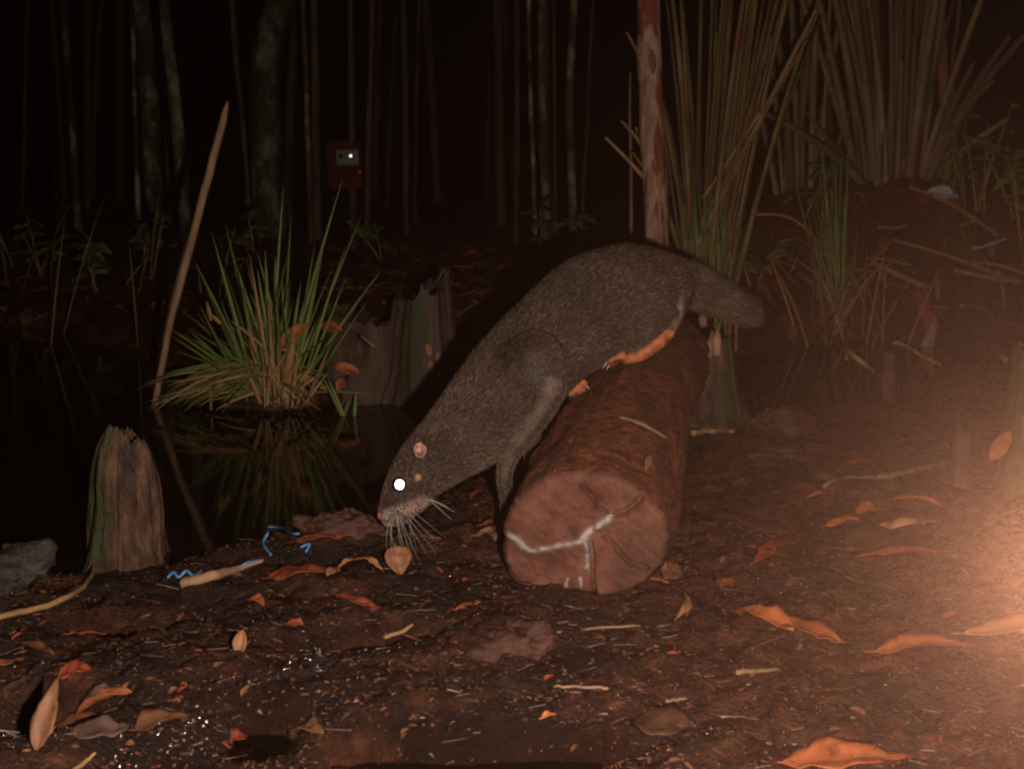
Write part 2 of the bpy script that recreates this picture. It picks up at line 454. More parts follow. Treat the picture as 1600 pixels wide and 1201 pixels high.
# ------------------------------------------------------------------ the log
FACE_PX = [(786, 842), (795, 791), (828, 758), (879, 737), (945, 736), (997, 760), (1032, 792), (1047, 835), (1041, 872), (1020, 900), (989, 919), (930, 930), (861, 941), (820, 922), (795, 893)]
LC = [P(915, 838, 1.95), P(958, 715, 2.32), P(1000, 612, 2.75), P(1027, 556, 3.15)]
log_axis = catmull(LC, 8)
t0 = (log_axis[1] - log_axis[0]).normalized()
face_n = -t0
FU = Vector((t0.y, -t0.x, 0)).normalized()
FV = t0.cross(FU) * -1
if FV.z < 0: FV = -FV
def to_face(px, py):
    d = ray_dir(px, py)
    t = (LC[0] - CAM).dot(face_n) / d.dot(face_n)
    q = CAM + d * t - LC[0]
    return (q.dot(FU), q.dot(FV))
fpoly = [to_face(*q) for q in FACE_PX]
fang = np.array([math.atan2(v, u) for u, v in fpoly]); frad = np.array([math.hypot(u, v) for u, v in fpoly])
o_ = np.argsort(fang); fang, frad = fang[o_], frad[o_]
def frad_at(a):
    return np.interp(a, np.concatenate([fang - 2 * np.pi, fang, fang + 2 * np.pi]), np.tile(frad, 3))
def rim_at(a): return frad_at(a) * 0.992 + 0.0025 * fbm(np.cos(a) * 16, np.sin(a) * 16, octv=3, seed=8)
LOG_O = Vector((LC[1].x, LC[1].y, h1(LC[1].x, LC[1].y)))
log = thing('fallen_log', 'thick reddish brown sawn log with a cracked cut end, lying on the mud', 'log', LOG_O)
SD = 240
lmb = MB()
pts, tans = frames(log_axis)
vs, fs = [], []
for i, p in enumerate(pts):
    s = i / (len(pts) - 1)
    t = tans[i]
    u = Vector((t.y, -t.x, 0)).normalized(); v = u.cross(t)
    if v.z < 0: v = -v
    a = np.linspace(-np.pi, np.pi, SD, endpoint=False)
    rr = frad_at(a) * (1 - 0.5 * s) + 0.5 * s * 0.145 * np.ones(SD)
    rr = rr * (1 + 0.02 * np.sin(s * 9)) + 0.010 * fbm(np.cos(a) * 3 + 7, np.sin(a) * 3, np.full(SD, s * 9), octv=4, seed=3) * min(1, s * 12)
    rr = rr + 0.004 * fbm(np.cos(a) * 14 + 7, np.sin(a) * 14, np.full(SD, s * 30), octv=2, seed=9) * min(1, s * 20)
    if i == 0: rr = rim_at(a) * 0.999
    for k in range(SD):
        vs.append(p + u * float(math.cos(a[k]) * rr[k]) + v * float(math.sin(a[k]) * rr[k]))
for i in range(len(pts) - 1):
    for k in range(SD):
        k2 = (k + 1) % SD
        fs.append((i * SD + k, i * SD + k2, (i + 1) * SD + k2, (i + 1) * SD + k))
vs.append(pts[-1])
for k in range(SD):
    fs.append((len(vs) - 1, (len(pts) - 1) * SD + k, (len(pts) - 1) * SD + (k + 1) % SD))
lmb.add(vs, fs)
log_body = obj('bark', lmb, MT['log'], log)
LBVH = BVHTree.FromPolygons([Vector(v) for v in lmb.v], lmb.f)
# cut face: a fine disc with recessed cracks, one of them lined with a white crust
white_crack = [[(790, 832), (808, 838), (820, 850), (830, 857), (856, 853), (880, 848), (905, 843), (915, 832), (930, 822), (946, 810), (955, 805)], [(915, 835), (920, 850), (919, 870), (917, 884)],
               [(888, 900), (882, 925)], [(908, 900), (910, 925)]]
dark_crack = [[(955, 805), (975, 800), (992, 788), (1003, 775)], [(912, 760), (925, 775), (932, 790), (946, 800)], [(922, 845), (926, 880), (926, 905), (931, 935)],
              [(946, 838), (958, 850), (970, 866), (985, 880), (1010, 888)]]
def seg_d(U, V, line):
    L_ = np.array([to_face(*q) for q in line])
    return pdist(U, V, L_)
NR, NA = 64, 240
a = np.linspace(-np.pi, np.pi, NA, endpoint=False)
rim = rim_at(a)
rr = np.linspace(0, 1, NR + 1)[1:] ** 0.9
U = (rr[:, None] * rim[None, :] * np.cos(a)[None, :]).ravel(); V = (rr[:, None] * rim[None, :] * np.sin(a)[None, :]).ravel()
U = np.concatenate([[0], U]); V = np.concatenate([[0], V])
wob = 0.002 * fbm(U * 60, V * 60, octv=3, seed=4)
Z = 0.0035 * fbm(U * 18, V * 18, octv=5, seed=2, gain=0.6) + 0.003 + 0.0002 * np.sin((U * 0.8 + V * 0.6) * 420 + 4 * fbm(U * 20, V * 20, octv=2, seed=31))
dW = np.minimum.reduce([seg_d(U, V, l) * (1 if k < 2 else 2.2) for k, l in enumerate(white_crack)]) + wob
dD = np.minimum.reduce([seg_d(U, V, l) for l in dark_crack]) + wob
Z = Z + 0.0035 * np.exp(-(dW / 0.0055) ** 2) * (0.6 + 0.6 * fbm(U * 90, V * 90, octv=2, seed=6)) - 0.020 * np.exp(-(dD / 0.0036) ** 2)
rn = np.concatenate([[0], np.repeat(rr, NA)])
Z = Z - 0.012 * np.clip((rn - 0.93) / 0.07, 0, 1) ** 2
cmb = MB()
cv = [LC[0] + FU * float(U[i]) + FV * float(V[i]) + face_n * float(Z[i] + 0.004) for i in range(len(U))]
cf = [(0, 1 + k, 1 + (k + 1) % NA) for k in range(NA)]
for r_ in range(NR - 1):
    for k in range(NA):
        k2 = (k + 1) % NA
        cf.append((1 + r_ * NA + k, 1 + (r_ + 1) * NA + k, 1 + (r_ + 1) * NA + k2, 1 + r_ * NA + k2))
base = len(cv)
for k in range(NA):
    q = cv[1 + (NR - 1) * NA + k]
    cv.append(q + t0 * 0.03)
for k in range(NA):
    k2 = (k + 1) % NA
    cf.append((1 + (NR - 1) * NA + k, base + k, base + k2, 1 + (NR - 1) * NA + k2))
cmb.add(cv, cf)
face = obj('cut_face', cmb, MT['cut'], log)
st = np.zeros((len(cv), 4), np.float32)
wf = np.exp(-(dW / 0.0048) ** 2) * np.clip(0.75 + 0.5 * fbm(U * 120, V * 120, octv=2, seed=12), 0, 1)
st[:len(U), 0:3] = (0.50, 0.46, 0.46); st[:len(U), 3] = np.clip(wf, 0, 0.95)
edge = np.clip((rn - 0.955) / 0.03, 0, 1) * (np.sin(np.arctan2(V, U)) < -0.3) * np.clip(0.4 + fbm(U * 90, V * 90, octv=2, seed=19), 0, 1) * (U < 0.02)
st[:len(U), 3] = np.maximum(st[:len(U), 3], 0.8 * edge)
ca = face.data.attributes.new('stain', 'FLOAT_COLOR', 'POINT'); ca.data.foreach_set('color', st.ravel())

# ------------------------------------------------------------------ leaves
def leaf_mb(A, Bp, width, curl=0.35, bend=0.15, ragged=0.0, snap=True, roll=0.0, thick=0.0012, stalk=0.12, normal=None, nseg=12, seed=0, shape=1.0, lift=0.004):
    A, Bp = Vector(A), Vector(Bp)
    ax = Bp - A; Ln = ax.length; ax.normalize()
    n0 = Vector((0, 0, 1)) if normal is None else Vector(normal)
    side = ax.cross(n0).normalized(); nrm = side.cross(ax).normalized()
    if roll:
        R_ = Matrix.Rotation(roll, 3, ax); side = R_ @ side; nrm = R_ @ nrm
    NC = 7
    rs = np.random.default_rng(seed)
    ph = rs.uniform(0, 6.28, 4)
    V_ = []
    for i in range(nseg + 1):
        s = i / nseg
        wd = width * 0.5 * max(0.03, (math.sin(math.pi * min(1, s ** (0.8 * shape))) ** 0.75)) if 0 < s < 1 else width * 0.02
        for j in range(NC):
            c = (j - (NC - 1) / 2) / ((NC - 1) / 2)
            rg = 1 + ragged * (math.sin(s * 23 + ph[0] + (1.5 if c > 0 else 0)) + 0.6 * math.sin(s * 41 + ph[1] * c))
            lat = c * wd * (rg if abs(c) > 0.6 else 1)
            up = curl * wd * (abs(c) ** 1.6) + bend * Ln * math.sin(math.pi * s) * 0.5 + 0.03 * width * math.sin(s * 17 + ph[2] + c * 2) + 0.07 * width * math.sin(s * 7 + ph[3]) * c
            up -= 0.04 * width * (1 if j == NC // 2 else 0)
            V_.append(A + ax * (Ln * s) + side * lat + nrm * up)
    arr = np.array([tuple(v) for v in V_])
    if snap:
        hg = np.maximum(H(arr[:, 0], arr[:, 1]), WL) + lift
        need = np.percentile(hg - arr[:, 2], 55)
        arr[:, 2] += need
        arr[:, 2] = np.maximum(arr[:, 2], hg - 0.001)
    top = arr + np.array(nrm) * thick * 0.5; bot = arr - np.array(nrm) * thick * 0.5
    n = len(arr); fs = []
    W_ = NC
    for i in range(nseg):
        for j in range(NC - 1):
            q = (i * W_ + j, i * W_ + j + 1, (i + 1) * W_ + j + 1, (i + 1) * W_ + j)
            fs.append(q[::-1]); fs.append(tuple(n + k for k in q))
    bd = [j for j in range(W_)] + [i * W_ + W_ - 1 for i in range(1, nseg + 1)] + [nseg * W_ + j for j in range(W_ - 2, -1, -1)] + [i * W_ for i in range(nseg - 1, 0, -1)]
    for k in range(len(bd)):
        a_, b_ = bd[k], bd[(k + 1) % len(bd)]
        fs.append((a_, b_, n + b_, n + a_))
    mb = MB().add(np.vstack([top, bot]).tolist(), fs)
    if stalk > 0:
        q0 = Vector(arr[NC // 2]); q1 = q0 - ax * (Ln * stalk) + Vector((0, 0, 0.002))
        loft(mb, [q0 + ax * Ln * 0.1, q0, q1], [0.0012, 0.0011, 0.0008], sides=4)
    return mb
LEAFN = [0]
def leaf(p0, p1, width, mat, label, group=None, dz=0.0, A=None, Bp=None, name='fallen_leaf', **kw):
    LEAFN[0] += 1
    a_ = G(*p0, dz) if A is None else A
    b_ = G(*p1, dz) if Bp is None else Bp
    mb = leaf_mb(a_, b_, width, seed=LEAFN[0], **kw)
    o = obj(name, mb, MT[mat], origin=tuple(a_))
    return tag(o, label, 'leaf', group)

def stick(name, pts_, radii, mat, label, cat='stick', group=None, sides=7, kink=0.0, parent=None, seg=5):
    c = catmull(pts_, seg)
    r = np.interp(np.linspace(0, 1, len(c)), np.linspace(0, 1, len(radii)), radii)
    rs = random.Random(len(name) + int(1000 * abs(c[0].x)))
    if kink:
        c = [p + Vector((rs.uniform(-1, 1), rs.uniform(-1, 1), rs.uniform(-1, 1))) * kink for p in c]
    mb = loft(MB(), c, list(r), sides=sides, rad_fn=lambda i, a: 1 + 0.12 * math.sin(3 * a + i) * rs.uniform(0.3, 1))
    o = obj(name, mb, MT[mat], parent=parent, origin=None if parent else tuple(c[0]))
    if parent is None: tag(o, label, cat, group)
    return o

# ------------------------------------------------------------------ stumps
def stump(name, label, base_c, h, r0, r1, mat, jag=0.03, lean=(0, 0), flare=0.5, seed=0, moss=None, mossamt=0.5, ex=1.0, holes=(), cat='stump', nz=26, na=64, ridge=0.08, tops=None, sink=0.04, dome=0.0):
    base_c = Vector(base_c)
    root = thing(name, label, cat, base_c)
    a = np.linspace(0, 2 * np.pi, na, endpoint=False)
    rid = fbm(np.cos(a) * 4 + seed, np.sin(a) * 4, octv=4, seed=seed)
    topz = jag * (fbm(np.cos(a) * 2.3 + 3 * seed, np.sin(a) * 2.3, octv=3, seed=seed + 7) + 0.5 * fbm(np.cos(a) * 9, np.sin(a) * 9 + seed, octv=2, seed=seed + 9))
    if tops is not None:
        topz = topz + np.array([tops(x) for x in a])
    vs, fs, al = [], [], []
    for i in range(nz + 1):
        s = i / nz
        for k in range(na):
            hh = -sink + s * (h + sink + topz[k])
            sf = max(0, hh) / h
            r = (r0 + (r1 - r0) * min(1, sf)) * (1 + flare * math.exp(-sf * 6) * (0.6 + 0.5 * math.cos(a[k] * 4 + seed)))
            if dome: r *= 1 - dome * max(0, (s - 0.62) / 0.38) ** 2
            wob_ = float(vnoise(np.array([math.cos(a[k]) * 2]), np.array([math.sin(a[k]) * 2]), np.array([s * 3 + seed]), seed)[0]) if False else 0
            r = r * (1 + ridge * rid[k] + 0.03 * math.sin(s * 11 + 2 * a[k] + seed))
            for (ha, hs, hw, hd) in holes:
                da = (a[k] - ha + math.pi) % (2 * math.pi) - math.pi
                r *= 1 - hd * math.exp(-(da / hw) ** 2 - ((s - hs) / (hw * 0.5)) ** 2)
            vs.append(base_c + Vector((math.cos(a[k]) * r * ex + lean[0] * sf * h, math.sin(a[k]) * r + lean[1] * sf * h, hh)))
            al.append((s, a[k]))
    for i in range(nz):
        for k in range(na):
            k2 = (k + 1) % na
            fs.append((i * na + k, i * na + k2, (i + 1) * na + k2, (i + 1) * na + k))
    mb = MB().add(vs, fs)
    o = obj('trunk_wood', mb, MT[mat], root)
    # broken top, hollow
    top = [Vector(v) for v in vs[nz * na:]]
    c = sum(top, Vector()) / na
    tv = list(top); tf = []
    for ring, (sc, dz) in enumerate(((0.78, -0.006), (0.5, -0.02), (0.22, -0.03))):
        for k in range(na):
            q = c + (top[k] - c) * sc
            q.z = top[k].z * sc + (c.z) * (1 - sc) + dz + 0.004 * math.sin(k * 2.7 + seed) + 0.006 * rid[(k * 3) % na]
            tv.append(q)
    tv.append(c + Vector((0, 0, -0.03)))
    for r_ in range(3):
        for k in range(na):
            k2 = (k + 1) % na
            tf.append((r_ * na + k, r_ * na + k2, (r_ + 1) * na + k2, (r_ + 1) * na + k))
    for k in range(na):
        tf.append((3 * na + k, 3 * na + (k + 1) % na, 4 * na))
    ot = obj('broken_top', MB().add(tv, tf), MT[mat], root)
    X = np.array([tuple(v) for v in vs])
    mo = np.zeros((len(vs), 4), np.float32); mo[:, :3] = (0.045, 0.055, 0.014)
    nn = fbm(X[:, 0] * 22, X[:, 1] * 22, X[:, 2] * 9, octv=4, seed=seed + 20)
    if moss is not None:
        S_ = np.array([q[0] for q in al]); A_ = np.array([q[1] for q in al])
        da = (A_ - moss[0] + np.pi) % (2 * np.pi) - np.pi
        f = np.exp(-(da / moss[1]) ** 2) + mossamt * nn - 0.1
        mo[:, 3] = np.clip((f - 0.35) * 2.2, 0, 0.92)
    at = o.data.attributes.new('moss', 'FLOAT_COLOR', 'POINT'); at.data.foreach_set('color', mo.ravel())
    mt_ = np.zeros((len(tv), 4), np.float32); mt_[:, :3] = (0.045, 0.055, 0.014)
    at = ot.data.attributes.new('moss', 'FLOAT_COLOR', 'POINT'); at.data.foreach_set('color', mt_.ravel())
    return root

# camera-facing azimuth is -pi/2
b0 = G(184, 885)
d0 = DEP(b0)
left_stump = stump('tree_stump', 'rounded mossy stump standing at the edge of the black water', b0 + Vector((0, 0.05, 0)), M(212, d0), M(52, d0), M(50, d0), 'old_stump', dome=0.45, jag=0.012, lean=(0.06, 0.0), flare=0.42,
      seed=3, ridge=0.13, na=110, nz=34, moss=(math.pi + 0.75, 1.05), mossamt=0.5, tops=lambda x: -0.025 * max(0, math.cos(x - 0.1)) - 0.008 * math.sin(x))
b1 = G(660, 634); d1 = DEP(b1)
back_stump = stump('tree_stump', 'tall split stump with bright moss, rising from the water behind the grass tussock', b1 + Vector((0, 0.12, 0)), M(175, d1), M(60, d1), M(40, d1), 'stump_dark', jag=0.03, lean=(0.0, 0.05),
      flare=0.25, seed=5, moss=(-1.75, 0.42), mossamt=0.7, ridge=0.16, tops=lambda x: 0.05 * math.cos(x))
b1b = G(560, 630)
low_stump = stump('tree_stump', 'low hollow dark stump with a black hole, beside the tall split stump', b1b + Vector((0, 0.13, 0)), M(128, d1), M(64, d1), M(56, d1), 'stump_dark', jag=0.03, flare=0.2, seed=8,
      moss=(-2.6, 0.3), mossamt=0.5, ridge=0.12, holes=((-1.55, 0.72, 0.36, 0.5), (-2.0, 0.5, 0.2, 0.4)), tops=lambda x: -0.03 * math.cos(x))
b2 = G(1122, 664); d2 = DEP(b2)
mid_stump = stump('tree_stump', 'broken mossy stump with pale splintered top, behind the sawn log', b2 + Vector((0, 0.06, 0)), M(128, d2), M(46, d2), M(27, d2), 'old_stump', jag=0.022, lean=(-0.03, 0.03), flare=0.35, seed=12,
      moss=(-1.1, 0.95), mossamt=0.6, tops=lambda x: 0.02 * math.cos(x + 0.8))
for k, (x0, y0, x1, y1) in enumerate(((1108, 560, 1113, 515), (1120, 555, 1121, 508), (1100, 510, 1096, 485))):
    c = [P(x0, y0, d2 - 0.03), P((x0 + x1) / 2, (y0 + y1) / 2, d2 - 0.035), P(x1, y1, d2 - 0.02)]
    obj('splinter', loft(MB(), c, [0.012, 0.014, 0.003], [0.006, 0.006, 0.002], ref=FWD, sides=6), MT['dry_wood'], mid_stump)
b3 = G(1386, 626); d3 = DEP(b3)
stump('wooden_post', 'short upright brown post standing in the water on the right', b3, M(76, d3), M(12.5, d3), M(13, d3), 'root', jag=0.004, flare=0.02, seed=15, ridge=0.04, na=28, nz=14, cat='post')
b4 = G(1600, 765); d4 = DEP(b4)
stump('tree_stump', 'tall mossy stump with orange broken tip at the end of the mud bank', b4 + Vector((0.03, 0.05, 0)), M(215, d4), M(46, d4), M(40, d4), 'moss_stump', jag=0.03, flare=0.25, seed=17, moss=(math.pi + 0.5, 0.6), mossamt=0.6,
      tops=lambda x: 0.03 * math.cos(x - 2.2))
b5 = G(1508, 762); d5 = DEP(b5)
stump('tree_stump', 'narrow splintered grey stump with a pointed top, beside the orange-tipped stump', b5 + Vector((0, 0.03, 0)), M(92, d5), M(20, d5), M(11, d5), 'root', jag=0.02, flare=0.2, seed=19, ridge=0.14, na=36, ex=0.95, lean=(-0.03, 0),
      tops=lambda x: 0.02 * math.cos(x - 2.8))
b6 = G(1448, 540); d6 = DEP(b6)
stump('tree_stump', 'little broken stub with pale side on the far shore', b6, M(40, d6), M(10, d6), M(7, d6), 'dry_wood', jag=0.02, flare=0.1, seed=23, ridge=0.1, na=24, nz=8, lean=(0.25, 0))
# wet grey wood chunk at the left edge
c0 = G(30, 925)
rmb = MB()
q = [c0 + Vector((-0.07, 0.02, 0.0)), c0 + Vector((-0.03, 0.02, 0.03)), c0 + Vector((0.02, 0.025, 0.055)), c0 + Vector((0.055, 0.03, 0.085))]
cc = catmull(q, 5)
rad = np.interp(np.linspace(0, 1, len(cc)), [0, .3, .7, 1], [0.04, 0.047, 0.034, 0.008])
loft(rmb, cc, list(rad), list(rad * 0.8), sides=16, rad_fn=lambda i, a: 1 + 0.16 * math.sin(5 * a + i * 0.9) + 0.12 * math.sin(9 * a + 2 * i) + 0.06 * math.sin(17 * a + i * 3))
tag(obj('wood_chunk', rmb, MT['rock'], origin=tuple(c0)), 'wet grey splintered wood chunk beside the rounded mossy stump', 'wood')
# half buried root knot
c0 = G(790, 1010)
def knot(c0, L_, W_, Hh, seed, na=56, nr=28):
    mb = MB(); vs, fs = [], []
    for i in range(nr + 1):
        th = (i / nr) * math.pi * 0.62
        for k in range(na):
            a_ = 2 * math.pi * k / na
            x, y, z = math.sin(th) * math.cos(a_), math.sin(th) * math.sin(a_), math.cos(th)
            n_ = 1 + 0.30 * float(fbm(np.array([x * 2.0 + seed]), np.array([y * 2.0]), np.array([z * 2.0]), octv=5, seed=seed, gain=0.62)[0])
            vs.append(c0 + Vector((x * L_ * n_, y * W_ * n_, z * Hh * n_)))
    for i in range(nr):
        for k in range(na):
            k2 = (k + 1) % na
            fs.append((i * na + k, (i + 1) * na + k, (i + 1) * na + k2, i * na + k2))
    return mb.add(vs, fs)
tag(obj('root_knot', knot(c0 + Vector((0, 0.03, -0.018)), 0.085, 0.07, 0.045, 4), MT['root'], origin=tuple(c0)), 'half buried purplish root knot in the mud in front of the log', 'root')
c0 = G(1235, 668)
tag(obj('root_knot', knot(c0 + Vector((0, 0.05, -0.02)), 0.10, 0.06, 0.07, 9), MT['root'], origin=tuple(c0)), 'low wet hump of wood at the water edge beside the broken mossy stump', 'root')
c0 = G(1225, 715)
tag(obj('root_knot', knot(c0 + Vector((0, 0.03, -0.02)), 0.085, 0.045, 0.04, 13), MT['root'], origin=tuple(c0)), 'flat wet lump on the mud to the right of the log', 'root')
c0 = G(530, 822)
tag(obj('root_knot', knot(c0 + Vector((0, 0.03, -0.02)), 0.085, 0.045, 0.045, 16), MT['root'], origin=tuple(c0)), 'smooth brown mud-coated lump at the shore beneath the animal snout', 'root')

# ------------------------------------------------------------------ the animal
cp = P(624, 756, 2.085)
AN = []   # (points, ru, rw, furlength, flow sign)
def chain(spec, dens=5):
    c = catmull([P(x, y, d) for x, y, d, _, _ in spec], dens)
    n = len(c)
    xs = np.linspace(0, 1, len(spec)); t = np.linspace(0, 1, n)
    dd = [s[2] for s in spec]
    ru = np.interp(t, xs, [M(s[3], s[2]) for s in spec]); rw = np.interp(t, xs, [M(s[4], s[2]) for s in spec])
    return c, list(ru), list(rw)
body = [(595, 807, 2.085, 7, 8), (603, 800, 2.09, 15, 15), (614, 789, 2.10, 23, 24), (630, 768, 2.115, 33, 33), (646, 749, 2.135, 40, 40), (664, 729, 2.16, 46, 43), (700, 698, 2.20, 54, 46),
        (748, 656, 2.25, 67, 56), (800, 596, 2.31, 74, 64), (862, 531, 2.39, 74, 70), (928, 482, 2.46, 83, 78), (985, 462, 2.52, 79, 80), (1026, 452, 2.56, 60, 66), (1052, 446, 2.59, 36, 42)]
tail = [(1030, 430, 2.57, 36, 34), (1065, 440, 2.60, 32, 30), (1105, 456, 2.64, 26, 24), (1145, 476, 2.69, 21, 19), (1170, 490, 2.73, 15, 14), (1183, 497, 2.75, 6, 6)]
AN.append((*chain(body), 0.0105))
AN.append((*chain(tail), 0.021))
# foot placements from the log surface
def log_hit(px, py):
    h_ = LBVH.ray_cast(CAM, ray_dir(px, py))[0]
    return DEP(h_) if h_ is not None else 2.5
dh = log_hit(985, 570) - 0.005
hind_leg = [(998, 462, 2.47, 70, 62), (975, 505, 2.455, 52, 50), (972, 528, 2.45, 30, 26), (1015, 510, dh - 0.005, 20, 16), (1046, 484, dh, 13, 12)]
AN.append((*chain(hind_leg), 0.010))
foot = [(1060, 462, dh, 10, 10), (1057, 488, dh - 0.01, 12, 12), (1042, 518, dh - 0.02, 13, 13), (1020, 541, dh - 0.03, 12, 14), (996, 555, dh - 0.035, 11, 15), (972, 561, dh - 0.035, 9, 15)]
AN.append((*chain(foot), 0.004))
toes_near = []
for k, off in enumerate((-0.024, -0.008, 0.008, 0.024)):
    b = P(982, 558, dh - 0.035 + off * 0.6)
    e = P(947 + 5 * abs(k - 1.2), 566 + 2 * k - 3, dh - 0.04 + off)
    m_ = (b + e) / 2 + Vector((0, 0, 0.007))
    toes_near.append(([b, m_, e, e + Vector((-0.006, 0, -0.003))], [0.0085, 0.0085, 0.0075, 0.004]))
d_f = log_hit(903, 612)
far_hind = [(900, 545, 2.50, 34, 30), (884, 578, 2.49, 25, 22), (884, 596, 2.47, 16, 15), (897, 605, 2.46, 9, 11)]
AN.append((*chain(far_hind), 0.006))
toes_far = []
for k, (ex_, ey_) in enumerate(((914, 598), (912, 610), (905, 622), (895, 627))):
    b = P(890, 596, 2.43)
    e = P(ex_, ey_, 2.415 + 0.006 * k)
    toes_far.append(([b, (b + e) / 2 + Vector((0, -0.004, 0.006)), e, e + Vector((0.002, 0, -0.006))], [0.0105, 0.0095, 0.0085, 0.005]))
fore = [(812, 568, 2.25, 54, 36), (842, 588, 2.23, 40, 28), (862, 600, 2.22, 23, 19), (846, 636, 2.225, 22, 18), (818, 676, 2.23, 19, 17), (797, 708, 2.235, 15, 15), (788, 745, 2.24, 11, 12), (793, 785, 2.25, 10, 12), (794, 828, 2.26, 11, 15)]
AN.append((*chain(fore), 0.006))
fore2 = [(795, 640, 2.36, 40, 26), (826, 688, 2.36, 17, 15), (832, 720, 2.36, 11, 11), (826, 758, 2.37, 9, 10), (818, 800, 2.38, 9, 13)]
AN.append((*chain(fore2), 0.005))
pads = [(P(608, 806, 2.075), 0.018), (P(616, 805, 2.07), 0.020), (P(630, 798, 2.07), 0.022), (P(645, 784, 2.08), 0.024), (P(660, 774, 2.09), 0.022), (P(834, 562, 2.25), 0.060), (P(626, 752, 2.085), 0.020)]
toes_fore = []
for (cx, cy, cd) in ((794, 828, 2.26), (812, 800, 2.38)):
    bb = P(cx, cy, cd)
    gz = h1(bb.x, bb.y)
    bb = Vector((bb.x, bb.y, gz + 0.022))
    for k in range(4):
        e = bb + Vector((-0.035 + 0.006 * abs(k - 1.5), -0.02 + 0.013 * k, -0.012))
        toes_fore.append(([bb + Vector((0, 0, 0.01)), (bb + e) / 2 + Vector((0, 0, 0.008)), e, e + Vector((-0.006, 0, -0.005))], [0.012, 0.009, 0.008, 0.004]))
amb = MB()
VIEW = FWD
for c, ru, rw, fl_ in AN:
    loft(amb, c, ru, rw, ref=VIEW, sides=24)
for c, r in toes_near + toes_far + toes_fore:
    cc = catmull(c, 3); rr_ = list(np.interp(np.linspace(0, 1, len(cc)), np.linspace(0, 1, len(r)), r))
    loft(amb, cc, rr_, sides=10)
for c, r in pads:
    cc = [c + Vector((0, 0, -r)) + Vector((0, 0, 2 * r * i / 10)) for i in range(11)]
    loft(amb, cc, [max(0.001, r * math.sqrt(max(0, 1 - (2 * i / 10 - 1) ** 2))) for i in range(11)], sides=16)
raw = amb.mesh('raw')
bm = bmesh.new(); bm.from_mesh(raw); bmesh.ops.recalc_face_normals(bm, faces=bm.faces); bm.to_mesh(raw); bm.free()
tmp = bpy.data.objects.new('tmp', raw); COL.objects.link(tmp)
rm = tmp.modifiers.new('r', 'REMESH'); rm.mode = 'VOXEL'; rm.voxel_size = 0.0042
sm = tmp.modifiers.new('s', 'SMOOTH'); sm.factor = 0.5; sm.iterations = 8
dg = bpy.context.evaluated_depsgraph_get()
bme = bpy.data.meshes.new_from_object(tmp.evaluated_get(dg))
bpy.data.objects.remove(tmp)
bme.name = 'body'
bme.polygons.foreach_set('use_smooth', [True] * len(bme.polygons))
nv = len(bme.vertices)
X = np.empty(nv * 3, np.float32); bme.vertices.foreach_get('co', X); X = X.reshape(-1, 3).astype(float)
NRM = np.empty(nv * 3, np.float32); bme.vertices.foreach_get('normal', NRM); NRM = NRM.reshape(-1, 3).astype(float)
# nearest axis -> fur flow and length
best = np.full(nv, 1e9); flow = np.zeros((nv, 3)); flen = np.zeros(nv)
for ci, (c, ru, rw, fl_) in enumerate(AN):
    for i in range(9 if ci in (2, 6) else 0, len(c) - 1):
        a_ = np.array(c[i]); b_ = np.array(c[i + 1]); d_ = b_ - a_; ll = np.dot(d_, d_)
        t = np.clip(((X - a_) @ d_) / ll, 0, 1)
        dist = np.linalg.norm(X - a_ - t[:, None] * d_, axis=1) / (0.5 * (ru[i] + rw[i]) + 1e-4)
        m_ = dist < best
        best[m_] = dist[m_]; flow[m_] = d_ / math.sqrt(ll); flen[m_] = fl_
SKIN = np.zeros((nv, 4), np.float32)
def spot(pos, r, colr, soft=0.4, amt=1.0):
    d_ = np.linalg.norm(X - np.array(pos), axis=1)
    f = np.clip((r * (1 + soft) - d_) / (r * soft), 0, 1) * amt
    m_ = f > SKIN[:, 3]
    SKIN[m_, :3] = colr; SKIN[m_, 3] = f[m_]
PINK = (0.55, 0.24, 0.18); ORG = (0.52, 0.165, 0.065); GREYP = (0.25, 0.16, 0.14); CREAM = (0.50, 0.34, 0.27)
BB0 = BVHTree.FromPolygons([Vector(x) for x in X], [tuple(p.vertices) for p in bme.polygons])
PALE = np.zeros(nv)
for s in np.linspace(0, 1, 16):
    q_ = BB0.ray_cast(CAM, ray_dir(600 + 62 * s, 810 - 26 * s))[0]
    if q_ is not None:
        d_ = np.linalg.norm(X - np.array(q_), axis=1)
        PALE = np.maximum(PALE, np.clip(1.8 - d_ / (0.0105 - 0.003 * s), 0, 1) * (1 - 0.4 * s))
q_ = BB0.ray_cast(CAM, ray_dir(643, 795))[0]
for (x_, y_) in ((634, 799), (639, 797), (644, 794), (649, 791)):
    q_ = BB0.ray_cast(CAM, ray_dir(x_, y_))[0]
    if q_ is not None: spot(q_, 0.0032, (0.55, 0.20, 0.14), 0.9, 0.7)
spot(P(593, 806, 2.075), 0.013, (0.50, 0.19, 0.14), 0.4)
foot_pts = chain(foot, 6)[0]
for i, p in enumerate(foot_pts):
    s = i / (len(foot_pts) - 1)
    down = Vector((0.006, -0.010, -0.004))
    spot(p + down, 0.017, GREYP if s < 0.42 else ORG, 0.4, 0.85 if s < 0.42 else 1)
for c, r in toes_near + toes_far:
    for p in c[1:]: spot(p, 0.0125, ORG, 0.35)
for c, r in toes_fore:
    for p in c[1:]: spot(p, 0.011, GREYP, 0.4, 0.7)
fc = chain(fore, 6)[0]
for i, p in enumerate(fc):
    s = i / (len(fc) - 1)
    if 0.28 < s < 0.75: spot(p + Vector((-0.004, -0.022, 0.003)), 0.012, (0.20, 0.125, 0.095), 0.8, 0.5)
spot(P(866, 604, 2.19), 0.018, (0.22, 0.14, 0.12), 0.6, 0.6)
spot(cp, 0.013, (0.030, 0.026, 0.012), 0.5, 0.97)
